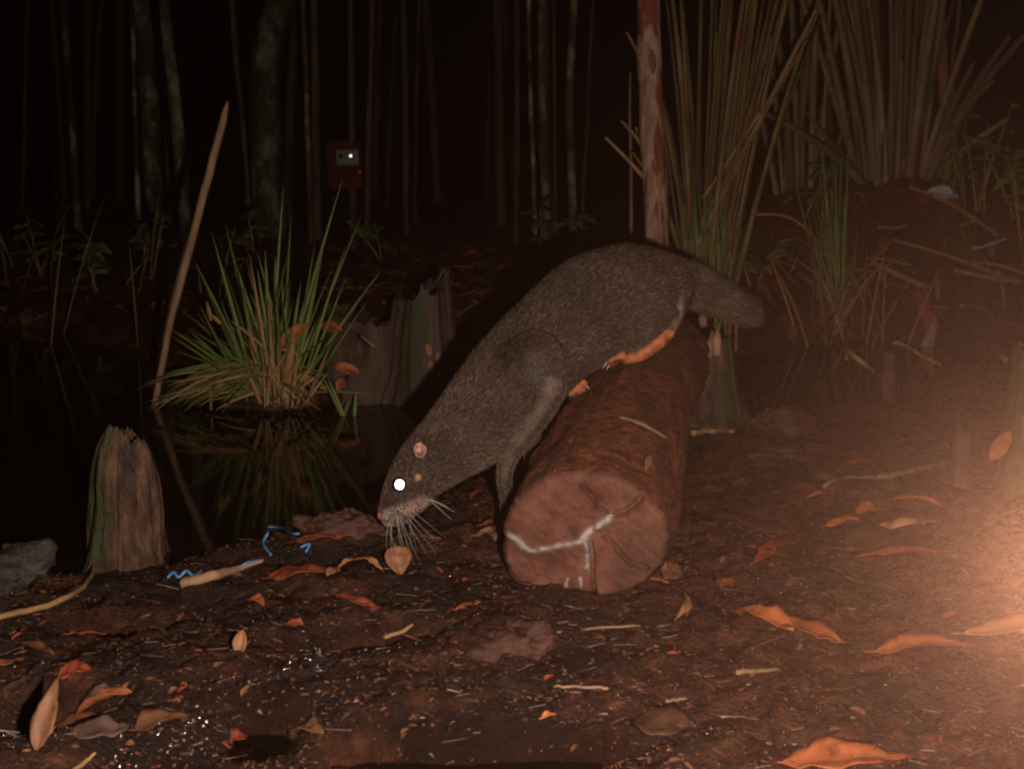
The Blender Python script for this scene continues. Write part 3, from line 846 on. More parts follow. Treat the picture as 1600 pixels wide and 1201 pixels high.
spot(P(654, 745, 2.085), 0.0065, (0.46, 0.28, 0.12), 0.5)
mot = np.clip(1 + 0.5 * fbm(X[:, 0] * 70, X[:, 1] * 70, X[:, 2] * 70, octv=2, seed=14), 0.25, 1.6)
SKIN[:, :3] *= mot[:, None]
at = bme.attributes.new('skin', 'FLOAT_COLOR', 'POINT'); at.data.foreach_set('color', SKIN.ravel())
MT['hide'] = pmat('dark_hide', [(0.3, (0.020, 0.013, 0.009)), (0.7, (0.045, 0.030, 0.022))], scale=40, rough=0.6, bump=0.5, bscale=160, attr='skin', bdist=0.002)
AO = Vector((LC[1].x - 0.2, LC[1].y, h1(LC[1].x - 0.2, LC[1].y)))
civ = thing('otter_civet', 'dark brown otter civet stepping head first off the log, eye shining white', 'animal', AO)
Xr = X - np.array(AO)
bme.vertices.foreach_set('co', Xr.ravel().astype(np.float32)); bme.update()
bme.materials.append(MT['hide'])
bob = bpy.data.objects.new('body', bme); COL.objects.link(bob); bob.parent = civ; bob['_o'] = tuple(AO)
# fur: short real hairs
bme.calc_loop_triangles()
nt_ = len(bme.loop_triangles)
T = np.empty(nt_ * 3, np.int32); bme.loop_triangles.foreach_get('vertices', T); T = T.reshape(-1, 3)
ar = np.linalg.norm(np.cross(Xr[T[:, 1]] - Xr[T[:, 0]], Xr[T[:, 2]] - Xr[T[:, 0]]), axis=1)
NH = 300000
ti = RNG.choice(nt_, NH, p=ar / ar.sum())
u_ = RNG.random(NH); v_ = RNG.random(NH); fl2 = u_ + v_ > 1; u_[fl2] = 1 - u_[fl2]; v_[fl2] = 1 - v_[fl2]
wts = np.stack([1 - u_ - v_, u_, v_], 1)
def interp(A_): return (A_[T[ti]] * wts[..., None]).sum(1) if A_.ndim == 2 else (A_[T[ti]] * wts).sum(1)
hp, hn, hf, hl, hk, hw = interp(Xr), interp(NRM), interp(flow), interp(flen), interp(SKIN[:, 3].astype(float)), interp(PALE)
keep = hk < RNG.random(NH) * 0.9
hp, hn, hf, hl, hw = hp[keep], hn[keep], hf[keep], hl[keep], hw[keep]
hn /= np.linalg.norm(hn, axis=1)[:, None]
hf = hf - hn * (hf * hn).sum(1)[:, None]
hf /= np.linalg.norm(hf, axis=1)[:, None] + 1e-9
nh = len(hp)
hd = np.linalg.norm(hp + np.array(AO) - np.array(P(612, 790, 2.1)), axis=1)
hl = hl * np.clip(0.22 + hd / 0.28, 0.25, 1.0) * RNG.uniform(0.6, 1.2, nh)
j1 = RNG.normal(0, 0.30, (nh, 3)); j2 = RNG.normal(0, 0.12, (nh, 3))
d1_ = hn * 0.85 + hf * 0.65 + j1
d1_ /= np.linalg.norm(d1_, axis=1)[:, None]
d2_ = hn * 0.25 + hf * 1.0 + j1 * 0.6 + j2
d2_ /= np.linalg.norm(d2_, axis=1)[:, None]
hpts = np.stack([hp - hn * 0.001, hp + d1_ * hl[:, None] * 0.4, hp + d1_ * hl[:, None] * 0.4 + d2_ * hl[:, None] * 0.35, hp + d1_ * hl[:, None] * 0.4 + d2_ * hl[:, None] * 0.7], 1)
MT['fur'] = bpy.data.materials.new('grizzled_fur'); MT['fur'].use_nodes = True
nt2 = MT['fur'].node_tree; N, L = nt2.nodes, nt2.links
cr = N.new('ShaderNodeAttribute'); cr.attribute_name = 'hair_colour'
hr = RNG.random(nh)
hcol = np.stack([np.interp(hr, [0, .6, .84, 1], c) for c in ([.030, .066, .16, .40], [.0175, .038, .098, .285], [.011, .025, .070, .225])], 1)
hcol *= (1 + 0.28 * fbm(hp[:, 0] * 16, hp[:, 1] * 16, hp[:, 2] * 16, octv=3, seed=77))[:, None]
hcol = hcol * (1 - hw[:, None]) + hw[:, None] * np.array([0.72, 0.56, 0.47]) * RNG.uniform(0.7, 1.15, nh)[:, None]
pb = N['Principled BSDF']; L.new(cr.outputs[0], pb.inputs['Base Color']); pb.inputs['Roughness'].default_value = 0.5
hc = bpy.data.hair_curves.new('fur')
hc.add_curves([4] * nh)
hc.attributes['position'].data.foreach_set('vector', hpts.reshape(-1).astype(np.float32))
ra_ = hc.attributes.get('radius') or hc.attributes.new('radius', 'FLOAT', 'POINT')
ra_.data.foreach_set('value', np.tile(np.array([0.00026, 0.00024, 0.00019, 0.00005], np.float32), nh))
ha = hc.attributes.new('hair_colour', 'FLOAT_COLOR', 'CURVE')
ha.data.foreach_set('color', np.concatenate([np.clip(hcol, 0, 1), np.ones((nh, 1))], 1).astype(np.float32).ravel())
hc.materials.append(MT['fur'])
fur = bpy.data.objects.new('fur', hc); COL.objects.link(fur); fur.parent = bob
tag(fur, 'short grizzled brown fur', kind='stuff')

def part(name, mb, mat, parent, smooth=True): return obj(name, mb, mat, parent, smooth)
def ball(c, r, sc=(1, 1, 1), nu=16, nv_=10, axes=None):
    vs, fs = [], []
    ax = axes or (Vector((1, 0, 0)), Vector((0, 1, 0)), Vector((0, 0, 1)))
    for i in range(nv_ + 1):
        th = math.pi * i / nv_
        for k in range(nu):
            a_ = 2 * math.pi * k / nu
            vs.append(c + ax[0] * (r * sc[0] * math.sin(th) * math.cos(a_)) + ax[1] * (r * sc[1] * math.sin(th) * math.sin(a_)) + ax[2] * (r * sc[2] * math.cos(th)))
    for i in range(nv_):
        for k in range(nu):
            k2 = (k + 1) % nu
            fs.append((i * nu + k, (i + 1) * nu + k, (i + 1) * nu + k2, i * nu + k2))
    return MB().add(vs, fs)
def disc(c, n, r, nseg=24, dome=0.15, rx=1.0):
    n = n.normalized(); u = n.cross(Vector((0, 0, 1))).normalized(); v = u.cross(n)
    vs = [c + n * (dome * r)]; fs = []
    for k in range(nseg):
        a_ = 2 * math.pi * k / nseg
        vs.append(c + u * (r * rx * math.cos(a_)) + v * (r * math.sin(a_)))
    for k in range(nseg):
        fs.append((0, 1 + (k + 1) % nseg, 1 + k))
    return MB().add(vs, fs)
BBVH = BVHTree.FromPolygons([Vector(x) for x in X], [tuple(p.vertices) for p in bme.polygons])
def on_body(px, py):
    h_ = BBVH.ray_cast(CAM, ray_dir(px, py))
    return h_[0], h_[1]
ep, en = on_body(624, 756)
tocam = (CAM - ep).normalized()
eye_c = ep - tocam * 0.002
MT['eye_dark'] = pmat('eye_black', [(0.4, (0.006, 0.006, 0.005)), (0.6, (0.01, 0.01, 0.008))], rough=0.25, bump=0)
MT['eye_rim'] = pmat('eye_rim_black', [(0.4, (0.004, 0.004, 0.003)), (0.6, (0.006, 0.006, 0.005))], rough=0.9, bump=0, spec=0.0)
MT['iris'] = pmat('eye_iris', [(0.4, (0.20, 0.24, 0.03)), (0.6, (0.34, 0.38, 0.06))], scale=90, rough=0.4, bump=0)
MT['tapetum'] = pmat('eye_tapetum', [(0.4, (0.95, 0.98, 0.92)), (0.6, (0.98, 1.0, 0.95))], rough=0.34, bump=0, metallic=1.0)
eye = part('eye', ball(eye_c, 0.0140), MT['eye_dark'], civ)
half = ((CAM - eye_c).normalized() + (FLASH - eye_c).normalized()).normalized()
part('pupil', disc(eye_c + half * 0.0156, half, 0.0092, dome=0.04, rx=0.9), MT['tapetum'], eye)
part('eye_rim', disc(eye_c + half * 0.0149, half, 0.0122, dome=0.02, rx=0.92), MT['eye_rim'], eye)
# ears
def ear(px, py, r, nrm_tilt, lab=None):
    p_, n_ = on_body(px, py)
    if p_ is None: p_, n_ = P(px, py, 2.2), Vector((0, -1, 0))
    n_ = (n_ + Vector(nrm_tilt)).normalized()
    u = n_.cross(UP).normalized(); v = u.cross(n_)
    vs, fs = [], []
    rings = [(0.0, -0.004), (0.35, -0.004), (0.62, 0.000), (0.85, 0.004), (1.0, 0.006), (1.06, 0.003), (0.85, -0.014)]
    for q, (s, dz) in enumerate(rings):
        for k in range(22):
            a_ = 2 * math.pi * k / 22
            flat = (0.80 if math.sin(a_) < -0.2 else 1.0) * (1 + 0.10 * math.sin(2 * a_ + 0.7) + 0.06 * math.sin(5 * a_))
            back = 0.006 * math.sin(a_) * s
            vs.append(p_ + n_ * 0.0055 + u * (r * s * math.cos(a_) * (0.82 + 0.12 * math.sin(3 * a_))) + v * (r * s * 1.15 * math.sin(a_) * flat) + n_ * (dz + back * 0.6))
    for q in range(len(rings) - 1):
        for k in range(22):
            k2 = (k + 1) % 22
            fs.append((q * 22 + k, q * 22 + k2, (q + 1) * 22 + k2, (q + 1) * 22 + k))
    return MB().add(vs, fs)
MT['ear'] = pmat('ear_pink', [(0.36, (0.12, 0.05, 0.035)), (0.47, (0.46, 0.22, 0.17)), (0.62, (0.64, 0.38, 0.32))], scale=170, rough=0.5, bump=0.5, bscale=140, bdist=0.003)
part('ear', ear(657, 707, 0.0138, (-0.1, -0.4, 0.2)), MT['ear'], civ)
fe = P(643, 690, 2.235)
part('ear', ball(fe, 0.011, (1, 0.5, 1.0)), MT['ear'], civ)
# nose and mouth
np_, nn_ = on_body(597, 806)
np_ = np_ if np_ is not None else P(597, 806, 2.08)
MT['nose'] = pmat('nose_pink', [(0.3, (0.42, 0.12, 0.09)), (0.7, (0.62, 0.24, 0.19))], scale=70, rough=0.35, bump=0.4, bscale=150, bdist=0.002)
part('nose', ball(P(597, 804, 2.084), 0.0098, (0.95, 1.1, 1.0)), MT['nose'], civ)
part('nostril', ball(P(597, 800, 2.072), 0.0035, (1.0, 0.7, 0.8), 10, 6), MT['eye_dark'], civ)
mouth = []
for s in np.linspace(0, 1, 9):
    q_ = on_body(606 + 34 * s, 811 - 12 * s - 3 * math.sin(s * 3.1))[0]
    if q_ is not None: mouth.append(q_)
if len(mouth) > 3:
    part('mouth', loft(MB(), mouth, [0.0007] * len(mouth), sides=6), MT['eye_dark'], civ)
# whiskers
MT['whisker'] = pmat('whisker_white', [(0.4, (0.75, 0.72, 0.66)), (0.6, (0.85, 0.82, 0.76))], rough=0.35, bump=0)
wrs = random.Random(5)
wend = [(606, 868), (615, 882), (622, 872), (632, 892), (640, 880), (650, 890), (660, 884), (672, 872), (684, 866), (690, 852), (700, 842), (618, 852), (628, 860), (644, 866), (655, 872), (600, 845)]
for k, (x_, y_) in enumerate(wend):
    s = min(0.8, k / 13.0)
    b_ = on_body(606 + 36 * s + 8 * wrs.random(), 812 - 14 * s - 7 * wrs.random())[0]
    if b_ is None: b_ = P(620, 806, 2.085)
    e_ = P(x_, y_, 2.02 + 0.01 * k)
    m2 = (b_ + e_) / 2 + Vector((-0.012, -0.01, 0.012)) * wrs.random()
    c = bez(b_, m2, e_, 7)
    part('whisker', loft(MB(), c, list(np.linspace(0.00034, 0.00010, 7)), sides=3), MT['whisker'], civ)
for (x_, y_) in ((700, 792), (712, 800), (706, 812)):
    b_ = on_body(668, 778)[0] or P(668, 778, 2.1)
    e_ = P(x_, y_, 2.06)
    part('whisker', loft(MB(), bez(b_, (b_ + e_) / 2 + Vector((0, -0.01, 0.006)), e_, 6), list(np.linspace(0.0005, 0.0002, 6)), sides=3), MT['whisker'], civ)
# claws
MT['claw'] = pmat('claw_horn', [(0.4, (0.5, 0.36, 0.28)), (0.6, (0.7, 0.56, 0.46))], rough=0.4, bump=0)
for c, r in toes_near + toes_far + toes_fore:
    tdir = (Vector(c[2]) - Vector(c[1])).normalized()
    e_ = Vector(c[3])
    part('claw', loft(MB(), [e_ - tdir * 0.003, e_ + tdir * 0.005 + Vector((0, 0, -0.001)), e_ + tdir * 0.009 + Vector((0, 0, -0.005))], [0.0028, 0.002, 0.0005], sides=6), MT['claw'], civ)

# ------------------------------------------------------------------ grass, sedges
def blade_mb(base, tip, w, sag=0.0, n=8, fold=0.35, side=None, tipw=0.06, basew=0.7, arch=0.0):
    base, tip = Vector(base), Vector(tip)
    mid = base + (tip - base) * 0.5
    hl_ = (tip - base).length
    mid = mid + Vector((-arch * (tip.x - base.x), -arch * (tip.y - base.y), sag * hl_))
    c = bez(base, mid, tip, n)
    pts_, tans_ = frames(c)
    vs, fs = [], []
    for i in range(n):
        s = i / (n - 1)
        wd = w * 0.5 * (basew + (1 - basew) * min(1, s * 3)) * (1 - (1 - tipw) * max(0, (s - 0.45) / 0.55) ** 1.4)
        sd = side if side is not None else tans_[i].cross(Vector((0, -1, 0.15)))
        if sd.length < 1e-4: sd = Vector((1, 0, 0))
        sd = sd.normalized()
        nn = sd.cross(tans_[i]).normalized()
        vs += [pts_[i] - sd * wd + nn * wd * fold, pts_[i] - nn * wd * 0.12, pts_[i] + sd * wd + nn * wd * fold, pts_[i] + nn * wd * (0.12)]
    for i in range(n - 1):
        for k in range(4):
            k2 = (k + 1) % 4
            fs.append((i * 4 + k, i * 4 + k2, (i + 1) * 4 + k2, (i + 1) * 4 + k))
    return MB().add(vs, fs)

gr = random.Random(21)
# the big tussock at the far waterline
tb = G(425, 640); td = DEP(tb)
tb = Vector((tb.x, tb.y + 0.06, max(tb.z, WL)))
tuss = thing('grass_tussock', 'bright green grass tussock with dry orange blades at the waterline', 'grass', tb)
mound = knot(tb + Vector((0, 0.02, -0.05)), 0.17, 0.10, 0.10, 31)
obj('root_mound', mound, MT['root'], tuss)
long_bl = [((420, 610), (443, 290), 6), ((440, 610), (535, 280), 6), ((445, 612), (520, 325), 6), ((450, 615), (565, 335), 5), ((405, 610), (305, 410), 8), ((400, 600), (330, 360), 7), ((412, 600), (352, 350), 6),
           ((395, 590), (318, 440), 11), ((420, 600), (390, 400), 6), ((425, 600), (414, 390), 9), ((430, 600), (430, 400), 8), ((440, 600), (455, 330), 5), ((445, 605), (470, 440), 8), ((455, 605), (500, 410), 8),
           ((460, 610), (512, 350), 6), ((435, 605), (445, 440), 7), ((450, 600), (475, 470), 10), ((410, 605), (372, 420), 7), ((465, 615), (540, 435), 5), ((400, 605), (345, 470), 6), ((430, 590), (402, 420), 7),
           ((440, 590), (425, 430), 7), ((448, 600), (440, 420), 6), ((455, 600), (492, 380), 5), ((418, 600), (396, 455), 7)]
for k, (a_, b_, w_) in enumerate(long_bl):
    dd_ = td + gr.uniform(-0.06, 0.10)
    obj('blade', blade_mb(P(a_[0], a_[1] + 15, td + gr.uniform(0.0, 0.08)), P(*b_, dd_), M(w_, td) * 1.1, sag=gr.uniform(0.0, 0.06)), MT['grass'], tuss)
for k in range(58):
    bx = gr.uniform(385, 475); ang = gr.gauss(0, 0.55)
    ln = gr.uniform(110, 230)
    bp_ = P(bx, gr.uniform(595, 632), td + gr.uniform(-0.04, 0.10))
    tp_ = P(bx + math.sin(ang) * ln, 615 - math.cos(ang) * ln * gr.uniform(0.75, 1.05), td + gr.uniform(-0.14, 0.18))
    obj('blade', blade_mb(bp_, tp_, M(gr.uniform(3.5, 7.5), td), sag=gr.uniform(0.0, 0.10)), MT['grass' if gr.random() < 0.72 else 'grass_olive'], tuss)
for k in range(85):   # drooping skirt to the left and over the water
    bx = gr.uniform(375, 450); sgn = -1 if gr.random() < 0.82 else 1
    ln = gr.uniform(70, 190) if sgn < 0 else gr.uniform(40, 90)
    bp_ = P(bx, gr.uniform(560, 615), td + gr.uniform(-0.05, 0.06))
    tp_ = P(bx + sgn * ln, gr.uniform(585, 645), td + gr.uniform(-0.16, 0.08))
    if tp_.z < WL + 0.005: tp_.z = WL + 0.005
    obj('blade', blade_mb(bp_, tp_, M(gr.uniform(3, 6), td), sag=gr.uniform(0.10, 0.28)), MT['grass_olive' if gr.random() < 0.6 else ('grass' if gr.random() < 0.6 else 'grass_dry')], tuss)
dry_bl = [((445, 620), (460, 515), 16, 0.02), ((430, 620), (418, 465), 7, 0.02), ((418, 570), (392, 410), 6, 0.02), ((415, 545), (360, 500), 5, 0.05), ((425, 500), (420, 465), 5, 0), ((330, 500), (323, 470), 7, 0.1),
          ((345, 505), (330, 490), 6, 0.0), ((500, 605), (520, 610), 6, 0.1), ((440, 545), (470, 555), 6, 0.1), ((470, 595), (488, 572), 6, 0.1), ((400, 550), (386, 510), 6, 0.0), ((330, 640), (328, 590), 4, 0)]
for a_, b_, w_, sg in dry_bl:
    obj('dry_blade', blade_mb(P(*a_, td - 0.06), P(*b_, td - 0.09), M(w_, td), sag=sg, fold=0.6), MT['grass_dry'], tuss)
for k in range(26):
    bx = gr.uniform(405, 480)
    obj('dry_blade', blade_mb(P(bx, gr.uniform(600, 640), td - 0.05), P(bx + gr.uniform(-40, 45), gr.uniform(520, 600), td - gr.uniform(0.02, 0.12)), M(gr.uniform(3, 7), td), sag=gr.uniform(0, 0.1), fold=0.6), MT['grass_dry'], tuss)
# little sprigs standing in the water right of it
for (x0, y0, x1, y1, w_) in ((538, 650, 500, 580, 6), (541, 650, 512, 590, 5), (535, 648, 545, 625, 5), (553, 650, 556, 612, 6)):
    q0 = G(x0, y0)
    o = obj('grass_sprig', blade_mb(q0 + Vector((0, 0, -0.02)), P(x1, y1, DEP(q0) - 0.02), M(w_, td), sag=0.05), MT['grass'], origin=tuple(q0))
    tag(o, 'single green grass blade growing out of the black water', 'grass', 'grass blades in the water')

def sedge(name, label, cx, cy, d, n, spread, topx, topy, wr, mat, seed, basew=1.0, group=None, flat=0.35, basedz=-0.03, explicit=()):
    rs = random.Random(seed)
    bb = B(cx, d)
    root = thing(name, label, 'sedge', bb, group)
    lo = P(cx, cy, d)
    for k in range(n):
        s = (k + 0.5) / n
        bx = cx + (s - 0.5) * 2 * spread + rs.uniform(-8, 8)
        dd_ = d + rs.uniform(-0.10, 0.12)
        p0 = Vector(((bx - 800) / FPX * dd_, 0, 0)); p0 = B(bx, dd_); p0.z += basedz
        tx = topx[0] + (topx[1] - topx[0]) * s + rs.uniform(-60, 60)
        ty = topy + rs.uniform(-160, 60) if rs.random() < 0.72 else rs.uniform(20, 200)
        p1 = P(tx, ty, dd_ + rs.uniform(-0.25, 0.35))
        obj('culm', blade_mb(p0, p1, M(rs.uniform(*wr), d), sag=rs.uniform(-0.02, 0.05), n=10, arch=rs.uniform(0.05, 0.28), fold=flat, tipw=0.55, basew=basew), MT[mat], root)
    for (x0, y0, x1, y1, w_) in explicit:
        obj('culm', blade_mb(P(x0, y0, d - 0.12), P(x1, y1, d - 0.10), M(w_, d), sag=0.0, n=8, fold=flat, tipw=0.6, basew=basew), MT['stem'], root)
    return root, bb
s1, sb1 = sedge('sedge_clump', 'tall sedge clump of reddish green culms right beside the pale trunk', 1105, 390, 4.75, 40, 30, (985, 1310), -120, (5, 9), 'culm', 3,
                explicit=((1088, 385, 1275, 15, 9), (1100, 340, 1262, 60, 7), (1098, 310, 1225, 120, 6), (1120, 350, 1205, 60, 6)))
s2, sb2 = sedge('sedge_clump', 'large old sedge clump with broad brown straps, farther from the pale trunk', 1395, 262, 5.65, 38, 56, (1190, 1620), -140, (6, 15), 'culm2', 5, basew=1.1)
s3, sb3 = sedge('sedge_clump', 'thin dim sedge clump between the two taller ones', 1250, 300, 5.9, 12, 36, (1180, 1330), -60, (6, 10), 'culm2', 9)
for k in range(26):
    bx = gr.uniform(1068, 1150); dd_ = 4.65 + gr.uniform(-0.1, 0.1)
    p0 = B(bx, dd_); p1 = P(bx + gr.gauss(0, 28), gr.uniform(270, 370), dd_ - 0.05)
    obj('blade', blade_mb(p0 + Vector((0, 0, -0.01)), p1, M(gr.uniform(3, 5), 4.7), sag=gr.uniform(0, 0.05)), MT['grass'], s1)
gt = thing('grass_tuft', 'upright tuft of thin green grass growing before the old sedge clump', 'grass', B(1303, 5.05))
for k in range(26):
    bx = 1303 + gr.gauss(0, 12); dd_ = 5.05 + gr.uniform(-0.08, 0.08)
    p0 = B(bx, dd_); p1 = P(bx + gr.gauss(-8, 22), gr.uniform(200, 340), dd_ + gr.uniform(-.1, .1))
    obj('blade', blade_mb(p0 + Vector((0, 0, -0.01)), p1, M(gr.uniform(3, 5), 4.5), sag=gr.uniform(0, 0.05)), MT['grass'], gt)
for k in range(46):   # dry splayed blades round its foot
    bx = 1310 + gr.gauss(0, 45); dd_ = 4.98 + gr.uniform(-0.15, 0.2)
    p0 = B(bx, dd_); ang = gr.uniform(-2.0, 2.0)
    p1 = P(bx + 75 * math.sin(ang) * gr.uniform(0.5, 1.2), 418 - 40 * math.cos(ang) * gr.uniform(0.2, 1.2), dd_ - gr.uniform(-0.1, 0.3))
    g_ = h1(p1.x, p1.y)
    p1.z = max(p1.z, g_ + 0.01)
    obj('dry_blade', blade_mb(p0, p1, M(gr.uniform(2.5, 5), 4.5), sag=gr.uniform(0.02, 0.2)), MT['grass_dry' if gr.random() < 0.4 else 'stem'], gt)
for (x0, y0, x1, y1) in ((1118, 440, 1122, 355), (1140, 450, 1137, 330), (1150, 455, 1148, 440), (1124, 432, 1165, 352)):
    q0 = B(x0, 4.6)
    stick('dry_cane', [q0 + Vector((0, 0, -0.01)), P((x0 + x1) / 2 + 2, (y0 + y1) / 2, 4.62), P(x1, y1, 4.65)], [0.006, 0.005, 0.003], 'stem', 'thin dry orange stem sticking up behind the tail of the animal', 'stem', 'dry stems behind the tail', sides=5)

# ------------------------------------------------------------------ trees
def tree(label, pts_px, d, wpx, mat, name='tree', group=None, seed=0, branches=(), sides=14, rough=0.06, top=True):
    x0, y0 = pts_px[0]
    b = B(x0, d)
    root = thing(name, label, 'tree', b, group)
    pp = [b + Vector((0, 0, -0.05))] + [P(x, y, d) for x, y in pts_px[1:]]
    if top:
        v = (pp[-1] - pp[-2]).normalized()
        pp += [pp[-1] + v * 1.2 + Vector((0.02, 0.05, 0))]
    c = catmull(pp, 8)
    r = [M(wpx / 2, d) * (1.12 - 0.25 * i / len(c)) for i in range(len(c))]
    rs = np.random.default_rng(seed)
    ph = rs.uniform(0, 6.28, 3)
    loftmb = loft(MB(), c, r, sides=sides, rad_fn=lambda i, a: 1 + rough * math.sin(3 * a + i * 0.3 + ph[0]) + rough * 0.7 * math.sin(7 * a - i * 0.7 + ph[1]))
    obj('trunk', loftmb, MT[mat], root)
    for (a_, m_, e_, w_) in branches:
        cc = catmull([P(*a_, d), P(*m_, d - 0.03), P(*e_, d - 0.06)], 4)
        obj('branch', loft(MB(), cc, list(np.linspace(M(w_, d) / 2, M(w_, d) / 4, len(cc))), sides=6), MT['stem'], root)
    return root
t1 = tree('slender tree with peeling pink and red bark beside the tall sedge clump', [(1032, 430), (1027, 340), (1019, 200), (1014, 60), (1013, -60)], 4.25, 37, 'bark_pale', seed=1, sides=28, rough=0.03,
          branches=(((1004, 95), (990, 70), (979, 50), 8), ((1004, 228), (988, 207), (970, 188), 8), ((1006, 277), (975, 243), (945, 214), 8), ((1005, 262), (997, 250), (989, 238), 5)))
brs = random.Random(4)
for k in range(16):   # curled bark strips, proud of the trunk
    y_ = brs.uniform(0, 360); x_ = np.interp(y_, [0, 60, 200, 340, 430], [1013, 1014, 1019, 1027, 1032])
    off = brs.uniform(-0.75, 0.75); Lp = brs.uniform(25, 70)
    R0 = M(18.8, 4.25) * 1.07
    def tp(yy, o_, ex=0.0):
        xx = np.interp(yy, [0, 60, 200, 340, 430], [1013, 1014, 1019, 1027, 1032])
        ctr = P(xx, yy, 4.25)
        return ctr + Vector((math.sin(o_ * 1.5), -math.cos(o_ * 1.5), 0)) * (R0 + ex)
    vs, fs = [], []
    n_ = 8
    for i in range(n_):
        s = i / (n_ - 1)
        wv = 0.20 * math.sin(math.pi * (0.08 + 0.84 * s)) + 0.02 * math.sin(i * 2.2 + k)
        for j, ex in ((-1, 0.006 + 0.004 * s), (0, 0.001), (1, 0.002)):
            vs.append(tp(y_ + Lp * s, off + j * wv, ex))
        for j, ex in ((1, -0.003), (0, -0.004), (-1, -0.003)):
            vs.append(tp(y_ + Lp * s, off + j * wv, ex))
    for i in range(n_ - 1):
        for j in range(6):
            j2 = (j + 1) % 6
            fs.append((i * 6 + j, i * 6 + j2, (i + 1) * 6 + j2, (i + 1) * 6 + j))
    fs.append(tuple(range(6))[::-1]); fs.append(tuple((n_ - 1) * 6 + j for j in range(6)))
    obj('bark_strip', MB().add(vs, fs), MT['bark_red' if k % 2 else 'bark_pale'], t1)
stick('sapling', [B(986, 4.7), P(986, 260, 4.7), P(984, 180, 4.7), P(985, 113, 4.72)], [0.008, 0.007, 0.0065, 0.004], 'dry_wood', 'thin dead white sapling just left of the peeling trunk', 'sapling', sides=7)
TR = [([(122, 420), (112, 180), (103, 60), (98, -30)], 8.0, 11, 'bark_mottled', 'thin pale leaning tree, the outermost one before the dark forest'),
      ([(292, 400), (284, 270), (272, 150), (262, 60), (256, -30)], 6.6, 19, 'bark_mottled', 'mottled leaning tree behind the long leaning stick'),
      ([(240, 390), (236, 200), (228, 100), (218, -30)], 8.5, 28, 'bark_mottled', 'thick dim mossy tree next to the mottled leaning tree'),
      ([(216, 390), (212, 200), (208, 60), (206, -30)], 8.0, 7, 'bark_mottled', 'very thin pale sapling against the thick dim mossy tree'),
      ([(420, 390), (416, 260), (415, 120), (425, 40), (452, -40)], 7.4, 46, 'bark_mottled', 'widest blotched trunk of the dark forest'),
      ([(392, 380), (380, 200), (368, 90), (360, -30)], 7.8, 7, 'bark_dark', 'thin dark stem leaning beside the widest blotched trunk'),
      ([(486, 400), (482, 250), (478, 120), (472, -30)], 6.8, 8, 'bark_mottled', 'thin grey stem right of the widest blotched trunk'),
      ([(497, 400), (494, 250), (492, 100), (490, -30)], 7.0, 12, 'bark_dark', 'dark stem paired with the thin grey stem'),
      ([(552, 380), (550, 220), (548, 100), (548, -30)], 6.3, 10, 'bark_dark', 'thin tree carrying the brown camera box'),
      ([(573, 380), (576, 200), (580, 90), (583, -30)], 6.4, 9, 'bark_dark', 'thin dark tree just right of the camera box'),
      ([(634, 390), (634, 200), (632, 80), (630, -30)], 7.4, 9, 'bark_dark', 'slim dark tree in open forest beyond the low hollow stump'),
      ([(648, 390), (650, 200), (653, 80), (656, -30)], 8.2, 6, 'bark_dark', 'faint slim stem paired with the slim dark tree'),
      ([(806, 380), (808, 200), (808, 90), (808, -30)], 7.0, 8, 'bark_dark', 'slim dark tree left of the pale streaked pair'),
      ([(838, 380), (832, 230), (828, 110), (826, -30)], 6.4, 7, 'bark_mottled', 'pale streaked thin stem of the close pair'),
      ([(858, 390), (850, 240), (846, 120), (846, -30)], 6.2, 13, 'bark_mottled', 'thicker pale streaked tree of the close pair'),
      ([(868, 380), (867, 220), (866, 110), (866, -30)], 7.0, 6, 'bark_dark', 'hair thin stem right of the close pair'),
      ([(898, 372), (892, 250), (890, 150), (896, 20), (900, -30)], 5.8, 12, 'bark_mottled', 'blotched pale tree between the close pair and the dead white sapling'),
      ([(910, 370), (912, 280), (918, 200), (922, 80), (930, -30)], 6.6, 5, 'bark_dark', 'thin curved stem right of the blotched pale tree'),
      ([(1478, 320), (1478, 200), (1472, 90), (1468, -40)], 5.9, 16, 'bark_red', 'reddish slim tree rising out of the old sedge clump'),
      ([(1498, 320), (1488, 120), (1496, 40), (1500, -10)], 5.9, 6, 'bark_dark', 'thin bent sapling beside the reddish slim tree')]
for k, (pp, d, w_, m_, lb) in enumerate(TR):
    tree(lb, pp, d, w_, m_, seed=k + 3, group='forest trees in the dark', sides=10)
trs = random.Random(77)
for k in range(26):
    x_ = trs.uniform(-60, 1640); d_ = trs.uniform(8.0, 12.5); ln_ = trs.uniform(-25, 25)
    tree('slender trunk deep in the black forest behind the pool', [(x_, 330), (x_ + ln_ * 0.4, 150), (x_ + ln_, -30)], d_, trs.uniform(5, 15), 'bark_dark', seed=40 + k, group='deep forest trunks', sides=8)
tp0 = B(590, 6.0)
# leaning stick in the water
q0 = G(234, 632)
stick('leaning_stick', [q0 + Vector((0, 0, -0.08)), P(265, 510, DEP(q0)), P(309, 340, DEP(q0) - 0.02), P(346, 196, DEP(q0) - 0.03), P(356, 158, DEP(q0) - 0.03)], [M(5, 3.6), M(5.6, 3.6), M(6.5, 3.6), M(6, 3.6), M(1, 3.6)], 'stick',
      'long bare pale stick leaning up out of the black water', sides=9, kink=0.0015, seg=7)

